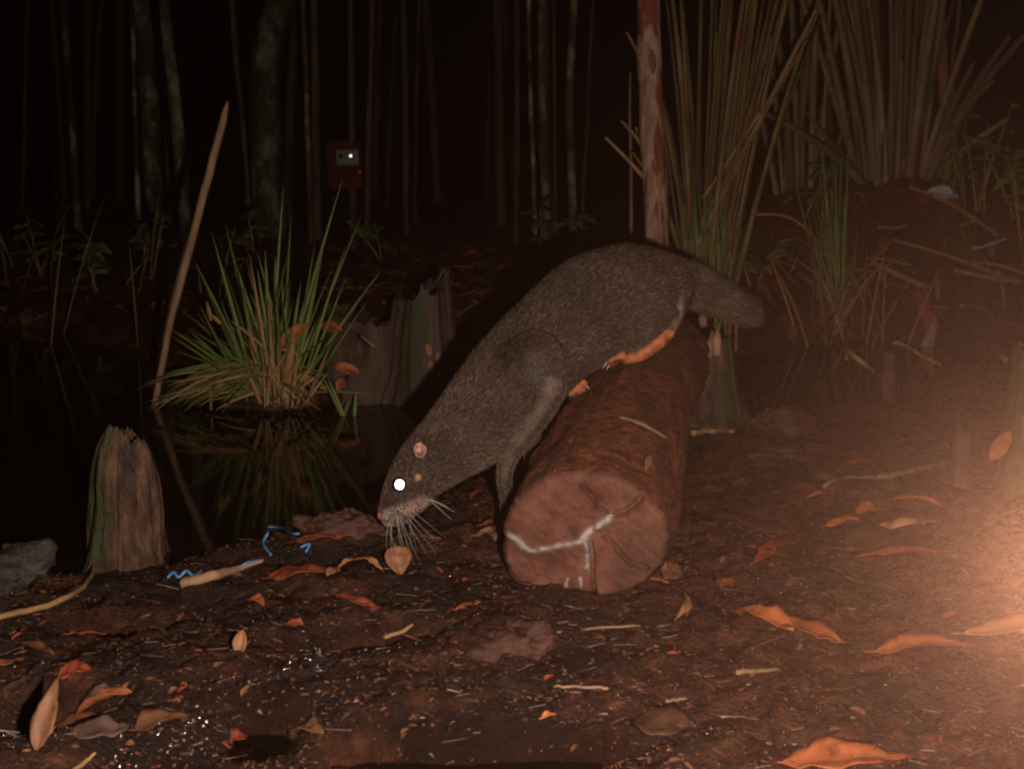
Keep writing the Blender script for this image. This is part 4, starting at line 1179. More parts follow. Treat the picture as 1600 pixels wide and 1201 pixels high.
# ------------------------------------------------------------------ camera box on the far tree
bc = P(540, 258, 6.2)
bx = thing('camera_box', 'brown trail camera box strapped to a thin tree in the dark forest', 'camera', (bc.x, bc.y, bc.z - 0.13))
MT['box'] = pmat('box_brown_plastic', [(0.4, (0.07, 0.015, 0.006)), (0.6, (0.10, 0.024, 0.010))], scale=14, rough=0.9, bump=0.2, spec=0.1)
MT['panel'] = pmat('box_grey_panel', [(0.4, (0.10, 0.10, 0.11)), (0.6, (0.14, 0.14, 0.15))], scale=20, rough=0.35, bump=0.1)
MT['lens'] = pmat('box_lens', [(0.4, (0.01, 0.01, 0.012)), (0.6, (0.02, 0.02, 0.03))], rough=0.1, bump=0)
MT['glint'] = pmat('lens_glint_metal', [(0.4, (0.85, 0.95, 0.98)), (0.6, (0.9, 0.98, 1.0))], rough=0.3, bump=0, metallic=1)
MT['redlens'] = pmat('red_lens', [(0.4, (0.6, 0.08, 0.05)), (0.6, (0.7, 0.1, 0.06))], rough=0.3, bump=0)
def rbox(c, sx, sy, sz, bev=0.01):
    bm = bmesh.new()
    bmesh.ops.create_cube(bm, size=1.0)
    for v in bm.verts: v.co = Vector((v.co.x * sx, v.co.y * sy, v.co.z * sz)) + c
    bmesh.ops.bevel(bm, geom=list(bm.edges), offset=bev, segments=2, affect='EDGES')
    mb = MB().add([v.co.copy() for v in bm.verts], [[v.index for v in f.verts] for f in bm.faces] if not bm.verts.index_update() else [])
    bm.free()
    return mb
obj('case', rbox(bc, 0.19, 0.10, 0.265, 0.012), MT['box'], bx, smooth=False)
obj('hood', rbox(bc + Vector((0, -0.055, 0.10)), 0.18, 0.04, 0.03, 0.008), MT['box'], bx, smooth=False)
fp = obj('front_panel', rbox(bc + Vector((0.02, -0.055, 0.045)), 0.125, 0.02, 0.085, 0.006), MT['panel'], bx, smooth=False)
lens_c = bc + Vector((-0.015, -0.068, 0.05))
obj('lens', ball(lens_c, 0.013, (1, 0.5, 1), 14, 8), MT['lens'], fp)
gc = bc + Vector((0.040, -0.066, 0.052))
gh = ((CAM - gc).normalized() + (FLASH - gc).normalized()).normalized()
obj('lens_glint', disc(gc, gh, 0.0075, dome=0.03), MT['glint'], fp)  # metal disc added and tilted to shine back as the lens glint
obj('sensor', ball(bc + Vector((0.008, -0.066, 0.075)), 0.008, (1, 0.5, 1), 12, 8), MT['panel'], fp)
obj('latch', ball(bc + Vector((0.085, -0.05, -0.035)), 0.013, (1, 0.7, 1), 12, 8), MT['redlens'], bx)
obj('strap', rbox(bc + Vector((0.03, 0.03, 0.02)), 0.09, 0.14, 0.025, 0.004), MT['box'], bx, smooth=False)

# ------------------------------------------------------------------ understory plants
def plant(label, px, d, n, hpx, spread, leafw, seed, mat='foliage', group='undergrowth plants'):
    rs = random.Random(seed)
    b = B(px, d)
    root = thing('leafy_plant', label, 'plant', b, group)
    stems = []
    for k in range(max(2, n // 7)):
        e = b + Vector((rs.uniform(-1, 1) * M(spread, d), rs.uniform(-0.15, 0.15), M(hpx, d) * rs.uniform(0.6, 1.05)))
        c = bez(b + Vector((rs.uniform(-.03, .03), 0, -0.01)), b + (e - b) * 0.5 + Vector((0, 0, 0.06)), e, 6)
        obj('stem', loft(MB(), c, list(np.linspace(0.005, 0.002, 6)), sides=5), MT['stem'], root)
        stems.append(c)
    for k in range(n):
        c = stems[k % len(stems)]; t = rs.uniform(0.25, 1.0)
        i = min(len(c) - 2, int(t * (len(c) - 1))); p = c[i] + (c[i + 1] - c[i]) * ((t * (len(c) - 1)) % 1)
        ang = rs.uniform(0, 6.28); L_ = rs.uniform(0.06, 0.14)
        e = p + Vector((math.cos(ang) * L_, math.sin(ang) * L_, rs.uniform(-0.06, 0.06)))
        mb = leaf_mb(p, e, leafw * rs.uniform(0.7, 1.2), snap=False, stalk=0, nseg=5, seed=seed * 100 + k, bend=0.25, curl=0.2, normal=(rs.uniform(-.3, .3), -0.6, 1))
        obj('leaf', mb, MT[mat], root)
    return root
PL = [('low leafy plant at the far dark shore, leaves spread wide', 60, 6.0, 22, 95, 60, 0.04, 'foliage'), ('broad leaved plant behind the black water', 150, 5.6, 24, 80, 50, 0.05, 'foliage'),
      ('ragged low plant near the foot of the mottled leaning tree', 225, 6.2, 20, 80, 45, 0.04, 'grass_olive'), ('sparse leafy plant under the widest blotched trunk', 400, 6.2, 16, 70, 50, 0.04, 'foliage'),
      ('small dim plant below the camera box', 590, 6.0, 14, 60, 50, 0.035, 'foliage'), ('upright leafy plant at the foot of the close pair of pale trees', 850, 5.7, 18, 90, 40, 0.035, 'foliage'),
      ('dark leafy plant at the foot of the blotched pale tree', 920, 5.6, 16, 80, 36, 0.035, 'foliage'), ('leafy creeper at the base of the tall sedge clump', 1175, 5.0, 20, 70, 40, 0.05, 'foliage'),
      ('green plant right of the old sedge clump', 1530, 5.4, 22, 150, 40, 0.04, 'grass'), ('tall green plant at the end of the far bank', 1590, 5.3, 24, 170, 40, 0.045, 'grass'),
      ('trailing plant between the two sedge clumps', 1265, 5.4, 18, 90, 36, 0.05, 'foliage'), ('low plant beside the bleached leaf under the old sedge', 1560, 5.1, 16, 60, 50, 0.04, 'foliage')]
for k, (lb, px, d, n, hp_, sp, lw, m_) in enumerate(PL):
    plant(lb, px, d, n, hp_, sp, lw, 60 + k, m_)
for k in range(34):    # arching thin grasses of the far bank
    left = k < 20
    bx_ = gr.uniform(-20, 380) if left else gr.uniform(1470, 1620)
    d_ = gr.uniform(4.6, 6.4) if left else gr.uniform(5.0, 5.9)
    b_ = B(bx_, d_)
    t_ = P(bx_ + gr.uniform(-70, 70), gr.uniform(300, 420) if left else gr.uniform(130, 300), d_ + gr.uniform(-0.3, 0.2))
    if t_.z < b_.z + 0.05: t_.z = b_.z + 0.15
    o = obj('grass_sprig', blade_mb(b_ + Vector((0, 0, -0.01)), t_, gr.uniform(0.008, 0.014), sag=gr.uniform(0.05, 0.25), n=8), MT['grass_olive' if left else 'grass'], origin=tuple(b_))
    tag(o, 'lone arching grass blade before the dark forest' if left else 'lone arching grass blade right of the old sedge clump', 'grass', 'arching blades of the far shore' if left else 'arching blades by the old sedge')

# ------------------------------------------------------------------ fallen stems and sticks on the right bank
def gstick(name, pts_, rpx, mat, label, group=None, dz=0.012, d=None, cat='stick'):
    pp = []
    for (x, y) in pts_:
        q = G(x, y, dz) if d is None else P(x, y, d)
        pp.append(q)
    dd_ = DEP(pp[0])
    rr_ = rpx if isinstance(rpx, (list, tuple)) else [rpx, rpx * 0.9, rpx * 0.6]
    return stick(name, pp, [M(r, dd_) for r in rr_], mat, label, cat, group, sides=6, kink=0.001)
def hstick(pts_d, r, mat, label, name='fallen_cane', cat='stem', group=None):
    pp = []
    for x, y, d in pts_d:
        q = G(x, y, 0.012)
        pp.append(q if (q.z > WL + 0.03 and q.y > 4.0) else P(x, y, d))
    for p in pp:
        g_ = max(h1(p.x, p.y), WL)
        if p.z < g_ + 0.004: p.z = g_ + 0.004
    return stick(name, pp, [M(q, pts_d[0][2]) for q in r], mat, label, cat, group, sides=6, kink=0.0008)
FS = [([(1395, 378, 4.5), (1480, 403, 4.3), (1580, 440, 4.1), (1660, 470, 4.0)], (3, 3.5, 4), 'stem', 'dry stem slanting over the bank below the pale blue strip'),
      ([(1360, 412, 4.2), (1430, 445, 4.0), (1520, 482, 3.85), (1640, 535, 3.7)], (5, 6, 6.5), 'stem', 'thickest long fallen stem slanting over the right water'),
      ([(1500, 480, 3.9), (1560, 500, 3.85), (1640, 540, 3.8)], (4, 4, 3), 'stem', 'fallen stem lying just under the thickest one'),
      ([(1490, 425, 4.2), (1540, 436, 4.2), (1640, 452, 4.1)], (4, 5, 5), 'stem', 'brown fallen stem level with the pale blue strip, lower edge of the heap'),
      ([(1510, 412, 4.3), (1570, 420, 4.2), (1640, 450, 4.1)], (3.5, 4, 4), 'stem', 'bent reddish stem on top of the stem heap'),
      ([(1450, 484, 3.7), (1475, 484, 3.65), (1520, 515, 3.55), (1572, 562, 3.45)], (2.5, 4, 4.5), 'stem', 'curved arching stem dipping to the mossy orange-tipped stump'),
      ([(1290, 522, 3.75), (1325, 548, 3.7), (1366, 580, 3.65)], (4, 4.5, 2.5), 'stem', 'straight brown stick slanting into the water before the short post'),
      ([(1436, 490, 3.9), (1420, 515, 3.85), (1405, 535, 3.8)], (2, 2.5, 2.5), 'stem', 'short twig rising above the short post'),
      ([(1395, 535, 3.8), (1412, 538, 3.8), (1440, 555, 3.75), (1470, 570, 3.7)], (3, 3, 2), 'stem', 'forked twig lying behind the short post'),
      ([(1425, 418, 4.3), (1370, 408, 4.4), (1358, 420, 4.4)], (2.5, 2.5, 2), 'grass_dry', 'broken straw at the foot of the grass tuft'),
      ([(1370, 420, 4.3), (1380, 440, 4.2), (1386, 455, 4.15)], (3, 3.5, 1.5), 'grass_dry', 'short hooked straw hanging over the water'),
      ([(1355, 408, 4.3), (1375, 400, 4.3), (1398, 373, 4.35)], (2.5, 3, 2), 'grass_dry', 'bright straw leaning against the fallen stems'),
      ([(1180, 338, 4.5), (1230, 342, 4.4), (1270, 372, 4.3), (1300, 420, 4.2)], (3, 3, 2), 'grass_dry', 'long arched straw between the sedge clump and the grass tuft'),
      ([(1420, 295, 4.9), (1490, 325, 4.8), (1560, 372, 4.6)], (4, 4, 3), 'stem', 'grey dead branch lying under the old sedge clump'),
      ([(1500, 212, 4.9), (1560, 240, 4.7), (1640, 285, 4.5)], (4, 4, 4), 'stem', 'long slanting stem right of the bleached leaf'),
      ([(1560, 425, 4.0), (1566, 455, 3.95), (1570, 485, 3.9)], (3, 3, 2.5), 'stem', 'short stem hanging down from the fallen stem heap'),
      ([(1322, 478, 3.85), (1322, 505, 3.85), (1323, 560, 3.8)], (2, 3, 3), 'stem', 'upright twig standing in the right water'),
      ([(1500, 356, 4.4), (1515, 350, 4.4), (1530, 347, 4.4)], (2, 3, 2), 'grass_dry', 'tiny bright straw above the pale blue strip'),
      ([(1370, 358, 4.6), (1400, 360, 4.6), (1420, 353, 4.6)], (2.5, 3, 2), 'dry_wood', 'pale curved twig on the bank beside the grass tuft')]
for pd, r, m_, lb in FS: hstick(pd, r, m_, lb)
gstick('pale_stick', [(1370, 750), (1430, 738), (1492, 724)], [4, 4.5, 3], 'dry_wood', 'straight pale stick on the mud by the narrow splintered stump', dz=0.008)
gstick('pale_stick', [(1285, 768), (1303, 755), (1325, 751), (1400, 752)], [3, 4, 3, 1.5], 'dry_wood', 'bent pale twig among the leaves on the mud', dz=0.01)
gstick('pale_stick', [(1082, 680), (1112, 677), (1145, 678)], [5, 6, 3], 'dry_wood', 'pale wood sliver at the foot of the broken mossy stump', dz=0.008)
gstick('pale_stick', [(285, 918), (330, 905), (372, 893), (412, 880)], [9, 9, 6, 3], 'dry_wood', 'pale wood sliver on the mud next to the blue string', dz=0.008)
gstick('dry_vine', [(-30, 980), (20, 968), (75, 955), (125, 930), (145, 903), (148, 880)], [5, 5.5, 5, 4, 3], 'stem', 'orange brown vine curving over the mud to the rounded stump', dz=0.012)
gstick('pale_stick', [(1040, 1100), (1055, 1098), (1072, 1097)], [3, 3, 2], 'dry_wood', 'tiny pale splinter on the mud above the round wet leaf', dz=0.006)
gstick('pale_stick', [(1150, 1054), (1180, 1052), (1218, 1049)], [4, 4, 2], 'dry_wood', 'dull splinter on the mud in front of the torn leaf', dz=0.005)
gstick('pale_stick', [(870, 990), (920, 985), (1000, 980)], [2, 2.5, 2], 'dry_wood', 'thin pale root fibre on the mud right of the root knot', dz=0.004)
gstick('pale_stick', [(865, 1075), (910, 1076), (950, 1078)], [2, 2.5, 2], 'dry_wood', 'thin pale root fibre on the mud below the root knot', dz=0.004)
gstick('pale_stick', [(105, 1215), (130, 1198), (150, 1180)], [4, 4, 2], 'grass_dry', 'short yellow straw in the foreground mud', dz=0.006)
gstick('pale_stick', [(600, 1000), (630, 990), (645, 980)], [3, 4, 2], 'grass_dry', 'dull yellow straw in the mud before the nose of the animal', dz=0.006)
# twigs behind the animal
hstick([(700, 505, 3.6), (740, 480, 3.7), (775, 455, 3.9)], (2, 2, 1.5), 'stem', 'thin twig slanting over the back bank beside the tall split stump', name='twig', cat='twig')
hstick([(735, 470, 3.8), (760, 490, 3.7), (772, 520, 3.6)], (2, 2, 1.5), 'stem', 'thin crossing twig on the back bank behind the shoulder', name='twig', cat='twig')
hstick([(565, 525, 3.35), (575, 533, 3.33), (585, 542, 3.32)], (2.5, 2.5, 2), 'dry_wood', 'tiny twig stuck in the hole of the low stump', name='twig', cat='twig')
hstick([(210, 350, 5.0), (250, 385, 4.8), (290, 382, 4.6)], (2, 2.5, 2), 'stem', 'thin arching twig left of the leaning stick', name='twig', cat='twig')

# bark chip on the log
def on_log(px, py, dz=0.004):
    h_ = LBVH.ray_cast(CAM, ray_dir(px, py))
    nn = h_[1] if h_[1].dot(ray_dir(px, py)) < 0 else -h_[1]
    return h_[0] + nn * dz, nn
pa, na_ = on_log(968, 655, 0.007); pm, nm_ = on_log(1000, 668, 0.009); pe, ne_ = on_log(1036, 687, 0.009)
o = obj('bark_chip', loft(MB(), catmull([pa, pm + nm_ * 0.002, pe], 5), [0.006, 0.009, 0.011, 0.0115, 0.012, 0.0125, 0.012, 0.011, 0.010, 0.008, 0.004][:11], [0.003] * 11, ref=nm_, sides=8,
        rad_fn=lambda i, a: 1 + 0.15 * math.sin(i * 2.3 + 2 * a)), MT['dry_wood'], origin=tuple(pa))
tag(o, 'pale flat bark chip lying on top of the log', 'bark chip')
pa, _ = on_log(838, 757); pm, _ = on_log(850, 750); pe, _ = on_log(868, 738)
tag(obj('twig', loft(MB(), [pa, pm, pe], [0.0022, 0.002, 0.0012], sides=5), MT['dry_wood'], origin=tuple(pa)), 'tiny pale twig at the upper rim of the log cut end', 'twig')
pa, _ = on_log(1008, 735, 0.003); pe, _ = on_log(1016, 710, 0.003)
tag(obj('fallen_leaf', leaf_mb(pa, pe, 0.012, snap=False, stalk=0, normal=_, seed=900), MT['leaf_tan'], origin=tuple(pa)), 'small yellow leaf scrap stuck to the side of the log', 'leaf')

# ------------------------------------------------------------------ fallen leaves one can tell apart
LV = [((1150, 958), (1240, 987), .055, 'leaf_orange', 'folded orange leaf half, torn off from its pointed half on the mud', dict(curl=.5, ragged=.05)),
      ((1316, 1006), (1205, 972), .065, 'leaf_orange', 'torn pointed orange leaf half lying on the mud before the log', dict(curl=.35, ragged=.1, stalk=.05, shape=1.5)),
      ((1368, 1020), (1522, 1006), .038, 'leaf_orange', 'long curled pinkish orange leaf rolled like a boat', dict(curl=.9)),
      ((1508, 992), (1690, 975), .060, 'leaf_tan', 'large flat tan leaf with midrib beside the boat-rolled leaf', dict(curl=.2, bend=.1)),
      ((1222, 1194), (1425, 1182), .060, 'leaf_orange', 'bright orange ragged leaf at the very front of the mud', dict(curl=.25, ragged=.15)),
      ((1482, 862), (1338, 872), .030, 'leaf_orange', 'thin wavy orange leaf under the dark broad leaf', dict(curl=.8, ragged=.1)),
      ((1328, 862), (1400, 824), .085, 'leaf_brown', 'broad dull brown leaf between two curled leaves', dict(curl=.15)),
      ((1372, 818), (1472, 818), .042, 'leaf_tan', 'curled hump-backed pink leaf above the broad brown leaf', dict(curl=-.6, bend=.5)),
      ((1292, 822), (1345, 808), .034, 'leaf_orange', 'small glossy orange leaf with its tip bitten off', dict(curl=.5)),
      ((1340, 803), (1378, 793), .040, 'leaf_orange', 'small square orange leaf fragment propped on another leaf', dict(curl=.2, ragged=.2, roll=.5)),
      ((1385, 850), (1460, 838), .030, 'leaf_dark', 'wet dark leaf inside the ring of curled leaves', dict(curl=.2)),
      ((1262, 777), (1302, 772), .018, 'leaf_orange', 'small narrow orange leaf under the bent pale twig', dict(curl=.4)),
      ((1425, 778), (1472, 792), .022, 'leaf_orange', 'wavy thin orange leaf near the narrow splintered stump', dict(curl=.7, ragged=.2)),
      ((1395, 782), (1428, 780), .014, 'leaf_orange', 'little orange sliver leaf beside the wavy thin leaf', dict(curl=.3)),
      ((1126, 916), (1152, 908), .026, 'leaf_red', 'small red brown leaf alone on the mud right of the log', dict(curl=.3)),
      ((1325, 722), (1372, 718), .020, 'leaf_orange', 'faded orange leaf on the mud near the pale stick', dict(curl=.3, ragged=.15)),
      ((1056, 968), (1070, 928), .016, 'leaf_tan', 'twisted tan leaf standing by the corner of the log', dict(curl=.6, roll=.7, bend=.3)),
      ((1040, 905), (1058, 882), .040, 'leaf_brown', 'hooked brown leaf against the side of the log', dict(curl=.4, ragged=.15, roll=.5)),
      ((990, 1128), (1082, 1136), .080, 'leaf_dark', 'large round dark wet leaf flat on the foreground mud', dict(curl=.08, stalk=0, shape=1.1)),
      ((1180, 880), (1245, 835), .035, 'leaf_red', 'dull rusty leaf flattened into the mud right of the log', dict(curl=.1, ragged=.2)),
      ((108, 992), (170, 988), .020, 'leaf_orange', 'orange pink narrow leaf on the mud below the curving vine', dict(curl=.5)),
      ((172, 988), (262, 992), .028, 'leaf_brown', 'brown limp leaf touching the orange pink narrow leaf', dict(curl=.2, ragged=.1)),
      ((26, 1006), (84, 1024), .018, 'leaf_brown', 'dull folded leaf under the end of the vine', dict(curl=.6)),
      ((-8, 1042), (38, 1032), .020, 'leaf_orange', 'bright orange leaf edge pressed under a grey leaf', dict(curl=.3)),
      ((90, 1056), (142, 1048), .052, 'leaf_red', 'lobed rusty orange leaf in the foreground mud', dict(curl=.15, ragged=.22)),
      ((118, 1118), (206, 1082), .030, 'leaf_orange', 'glossy orange cupped leaf among wet grey leaves', dict(curl=.8)),
      ((122, 1108), (180, 1085), .040, 'leaf_grey', 'wet grey leaf under the glossy orange cupped leaf', dict(curl=.2)),
      ((112, 1150), (202, 1135), .062, 'leaf_grey', 'wet purplish grey leaf below the glossy orange cupped leaf', dict(curl=.1, shape=.85, bend=.3)),
      ((80, 1140), (150, 1118), .045, 'leaf_brown', 'wet brown leaf lying under the purplish grey leaf', dict(curl=.1)),
      ((212, 1142), (298, 1122), .045, 'leaf_brown', 'orange grey wet leaf with raised edge in the foreground', dict(curl=.6, shape=.85)),
      ((388, 938), (413, 948), .026, 'leaf_orange', 'little cupped orange leaf on the black mud left of the nose', dict(curl=.6)),
      ((448, 978), (476, 980), .022, 'leaf_red', 'small dark orange leaf at the rim of a mud hollow', dict(curl=.3)),
      ((362, 1158), (386, 1152), .030, 'leaf_red', 'small rust leaf beside the black puddle', dict(curl=.4)),
      ((455, 1150), (505, 1148), .030, 'leaf_brown', 'dull leaf half under the black puddle edge', dict(curl=.3)),
      ((522, 928), (592, 952), .026, 'leaf_red', 'flat dark red leaf on the mud before the standing tan leaf', dict(curl=.25)),
      ((460, 848), (525, 838), .030, 'leaf_red', 'rust coloured bark flake at the shore behind the blue string', dict(curl=.2, ragged=.15)),
      ((525, 843), (560, 838), .020, 'leaf_red', 'small rust flake right of the larger bark flake', dict(curl=.2, ragged=.15)),
      ((420, 905), (520, 895), .060, 'leaf_red', 'broad rotting rust brown leaf flattened beside the ragged arched leaf', dict(curl=.05, ragged=.1)),
      ((742, 838), (792, 826), .016, 'leaf_tan', 'yellow curled leaf by the left side of the log', dict(curl=.8, ragged=.2)),
      ((752, 822), (778, 815), .012, 'leaf_orange', 'tiny orange curl above the yellow curled leaf', dict(curl=.8)),
      ((735, 775), (762, 765), .018, 'leaf_red', 'bright red scrap under the chest of the animal', dict(curl=.4)),
      ((748, 815), (740, 790), .012, 'leaf_brown', 'thin brown leaf standing under the chest of the animal', dict(curl=.5, roll=.5)),
      ((712, 955), (742, 945), .016, 'leaf_orange', 'orange flake behind the root knot', dict(curl=.3)),
      ((640, 835), (690, 845), .02, 'leaf_brown', 'dull brown leaf on the mud under the whiskers', dict(curl=.2)),
      ((845, 1125), (870, 1118), .008, 'leaf_orange', 'tiny orange needle leaf by the wet foreground mud', dict(curl=.3)),
      ((1010, 905), (1045, 912), .012, 'leaf_orange', 'orange splinter leaf under the lower rim of the log', dict(curl=.3)),
      ((10, 1090), (40, 1060), .03, 'leaf_dark', 'wet dark leaf left of the propped up brown leaf', dict(curl=.2)),
      ((1330, 1110), (1352, 1118), .014, 'leaf_brown', 'tiny brown leaf alone before the boat-rolled leaf', dict(curl=.3)),
      ((1230, 915), (1262, 905), .014, 'leaf_brown', 'narrow brown sliver leaf on open mud behind the torn leaf', dict(curl=.3)),
      ((1475, 965), (1500, 958), .016, 'leaf_orange', 'little orange flake behind the large flat tan leaf', dict(curl=.3))]
for a_, b_, wd, m_, lb, kw in LV:
    leaf(a_, b_, wd, m_, lb, **kw)
# standing or leaning leaves
q0 = G(628, 895); dq = DEP(q0)
leaf(None, None, M(42, dq), 'leaf_rust', 'rounded tan leaf standing upright on the mud below the whiskers', A=P(618, 852, dq + .01), Bp=P(626, 899, dq - 0.005), snap=False, normal=(0.35, -1, .2), curl=.3, bend=.05, shape=0.8, ragged=.03)
q0 = G(60, 1165); dq = DEP(q0)
leaf(None, None, M(36, dq), 'leaf_brown', 'long brown wet leaf propped up like a blade in the foreground', A=P(92, 1055, dq + .04), Bp=P(56, 1172, dq - 0.01), snap=False, normal=(0.2, -1, .5), curl=.3, bend=.12, shape=2.0, ragged=.06)
q0 = G(376, 1015); dq = DEP(q0)
leaf(None, None, M(22, dq), 'leaf_tan', 'small pale bud-like leaf standing in black mud', A=P(374, 1022, dq), Bp=P(380, 982, dq + .01), snap=False, normal=(0, -1, .3), curl=.7, stalk=0)
for k, (x0, y0, x1, y1, w_) in enumerate(((512, 908, 530, 895, .022), (528, 893, 560, 880, .012), (556, 880, 598, 898, .018))):
    leaf((x0, y0), (x1, y1), w_, 'leaf_tan', ['blunt tan leaf tip left of the ragged arched leaf', 'narrow arched tan leaf piece', 'ragged arched tan leaf left of the standing rounded leaf'][k], curl=.2, ragged=.25, bend=.5, stalk=0, lift=.012)
q0 = P(1560, 700, d4 - 0.06)
leaf(None, None, 0.034, 'leaf_orange', 'bright orange leaf caught between the two right hand stumps', A=P(1548, 718, d4 - 0.08), Bp=P(1580, 672, d4 - 0.07), snap=False, normal=(-0.4, -1, .3), curl=.4)
dl = DEP(b1b) - 0.02
leaf(None, None, 0.04, 'leaf_red', 'red and cream leaf stuck on the low hollow stump', A=P(500, 508, dl), Bp=P(536, 516, dl - .02), snap=False, normal=(0, -1, .7), curl=.4)
leaf(None, None, 0.04, 'leaf_orange', 'orange leaf lodged under the hole of the low hollow stump', A=P(562, 582, dl - .03), Bp=P(518, 570, dl - .03), snap=False, normal=(0, -1, .6), curl=.4)
leaf(None, None, 0.035, 'leaf_red', 'dark red leaf beneath the orange leaf on the low stump', A=P(535, 590, dl - .02), Bp=P(528, 612, dl - .03), snap=False, normal=(0, -1, .6), curl=.3)
leaf(None, None, 0.05, 'leaf_orange', 'orange leaf tucked into the grass tussock', A=P(440, 540, td - .06), Bp=P(480, 505, td - .07), snap=False, normal=(0, -1, .4), curl=.5)
for k, (x, y, lb) in enumerate(((668, 545, 'upper pale fungus on the tall split stump'), (684, 560, 'pale yellow leaf cluster on the tall split stump'), (672, 572, 'lower orange fungus on the tall split stump'))):
    leaf(None, None, 0.02, 'leaf_tan', lb, A=P(x, y - 10, d1 - .03), Bp=P(x + 4, y + 12, d1 - .035), snap=False, normal=(0, -1, .4), curl=.6, ragged=.2, stalk=0)
# bleached bits on the far bank
leaf(None, None, 0.075, 'leaf_white', 'bleached bluish white leaf at the foot of the old sedge clump', A=B(1448, 5.45) + Vector((0, 0, .03)), Bp=B(1500, 5.42) + Vector((0, 0, .03)), snap=False, normal=(0, -1, .8), curl=.4, ragged=.2)
hstick([(1518, 392, 4.3), (1535, 389, 4.28), (1555, 382, 4.25), (1572, 376, 4.25)], (4, 2.5, 3.5, 2), 'leaf_white', 'pale blue plastic strip lying on the right bank', name='plastic_strip', cat='plastic')
# blue string
def string(pts_, label):
    pp = [G(x, y, 0.008 + 0.004 * (i % 2)) for i, (x, y) in enumerate(pts_)]
    c = catmull(pp, 6)
    tag(obj('blue_string', loft(MB(), c, [0.0026 + 0.0004 * math.sin(i * 1.3) for i in range(len(c))], sides=6), MT['blue'], origin=tuple(c[0])), label, 'string')
string([(424, 872), (414, 862), (412, 850), (420, 838), (417, 828), (440, 832), (455, 838), (468, 842)], 'looped blue plastic string at the water edge')
string([(470, 860), (484, 858), (478, 868)], 'short blue string scrap right of the looped blue string')
string([(262, 908), (272, 903), (280, 907), (292, 900), (302, 905), (315, 900)], 'crumpled blue string scrap on the mud by the rounded stump')
string([(372, 892), (388, 887), (405, 881)], 'pale blue string piece on the wood sliver')

# bank litter and scraps: look-alikes
lr = random.Random(99)
n_ = 0
while n_ < 130:
    x_, y_ = lr.uniform(0, 1600), lr.uniform(850, 1195)
    q = G(x_, y_)
    if q.z <= WL + 0.004 or LBVH.ray_cast(CAM, ray_dir(x_, y_))[0] is not None: continue
    ang = lr.uniform(0, 6.28); L_ = lr.uniform(0.006, 0.020); ang = ang * 0.25 - 0.6
    e_ = q + Vector((math.cos(ang) * L_, math.sin(ang) * L_, 0)); e_.z = h1(e_.x, e_.y)
    leaf(None, None, L_ * lr.uniform(0.25, 0.6), lr.choice(['leaf_brown', 'leaf_red', 'leaf_brown', 'leaf_brown', 'leaf_dark', 'leaf_dark']), 'tiny leaf scrap lying on the open mud', 'leaf scraps on the mud',
         A=q, Bp=e_, nseg=5, stalk=0, curl=lr.uniform(0, .6), name='leaf_scrap', lift=.003)
    n_ += 1
n_ = 0
while n_ < 210:
    x_, y_ = [(lr.uniform(1150, 1600), lr.uniform(290, 500)), (lr.uniform(490, 780), lr.uniform(385, 470)), (lr.uniform(0, 300), lr.uniform(385, 490)), (lr.uniform(1150, 1600), lr.uniform(300, 500)), (lr.uniform(490, 900), lr.uniform(370, 480))][n_ % 5]
    q = G(x_, y_)
    if q.z < WL + 0.03:
        n_ += 1
        continue
    ang = lr.uniform(0, 6.28); L_ = lr.uniform(0.05, 0.12)
    e_ = q + Vector((math.cos(ang) * L_, math.sin(ang) * L_, 0)); e_.z = h1(e_.x, e_.y)
    leaf(None, None, L_ * lr.uniform(0.3, 0.5), lr.choice(['leaf_brown', 'leaf_red', 'leaf_brown', 'leaf_orange', 'leaf_brown']), 'dead leaf in the litter of the far bank', 'dead leaves of the far bank',
         A=q, Bp=e_, nseg=6, stalk=0.1, curl=lr.uniform(0, .7), bend=lr.uniform(0, .5), lift=.008)
    n_ += 1

# mud crumbs and fibres: uncountable litter
crs = np.random.default_rng(5)
NCR = 26000
cx_ = crs.uniform(-1.0, 1.35, NCR * 2); cy_ = 1.2 + 1.9 * crs.random(NCR * 2) ** 1.3
ok = np.abs(cx_) < 0.25 + 0.5 * cy_
cx_, cy_ = cx_[ok][:NCR], cy_[ok][:NCR]
cz_ = H(cx_, cy_)
ok = cz_ > WL - 0.004
cx_, cy_, cz_ = cx_[ok], cy_[ok], cz_[ok]
dens = fbm(cx_ * 5, cy_ * 5, octv=2, seed=71) + crs.normal(0, .5, len(cx_)) > -0.3
cx_, cy_, cz_ = cx_[dens], cy_[dens], cz_[dens]
nC = len(cx_)
sz = 0.0010 + 0.0040 * crs.random(nC) ** 3.5
octa = np.array([(1, 0, 0), (-1, 0, 0), (0, 1, 0), (0, -1, 0), (0, 0, 1), (0, 0, -1)], float)
of = np.array([(0, 2, 4), (2, 1, 4), (1, 3, 4), (3, 0, 4), (2, 0, 5), (1, 2, 5), (3, 1, 5), (0, 3, 5)])
asp = np.stack([crs.uniform(0.8, 2.4, nC), crs.uniform(0.5, 1.1, nC), crs.uniform(0.3, 0.8, nC)], 1) * sz[:, None]
th = crs.uniform(0, 6.28, nC)
vv = octa[None] * asp[:, None, :] * crs.uniform(0.7, 1.3, (nC, 6, 1))
rx = vv[..., 0] * np.cos(th)[:, None] - vv[..., 1] * np.sin(th)[:, None]; ry = vv[..., 0] * np.sin(th)[:, None] + vv[..., 1] * np.cos(th)[:, None]
vv = np.stack([rx + cx_[:, None], ry + cy_[:, None], vv[..., 2] + cz_[:, None] + 0.3 * sz[:, None]], -1)
ff = (of[None] + (np.arange(nC) * 6)[:, None, None]).reshape(-1, 3)
cme = bpy.data.meshes.new('mud_crumbs')
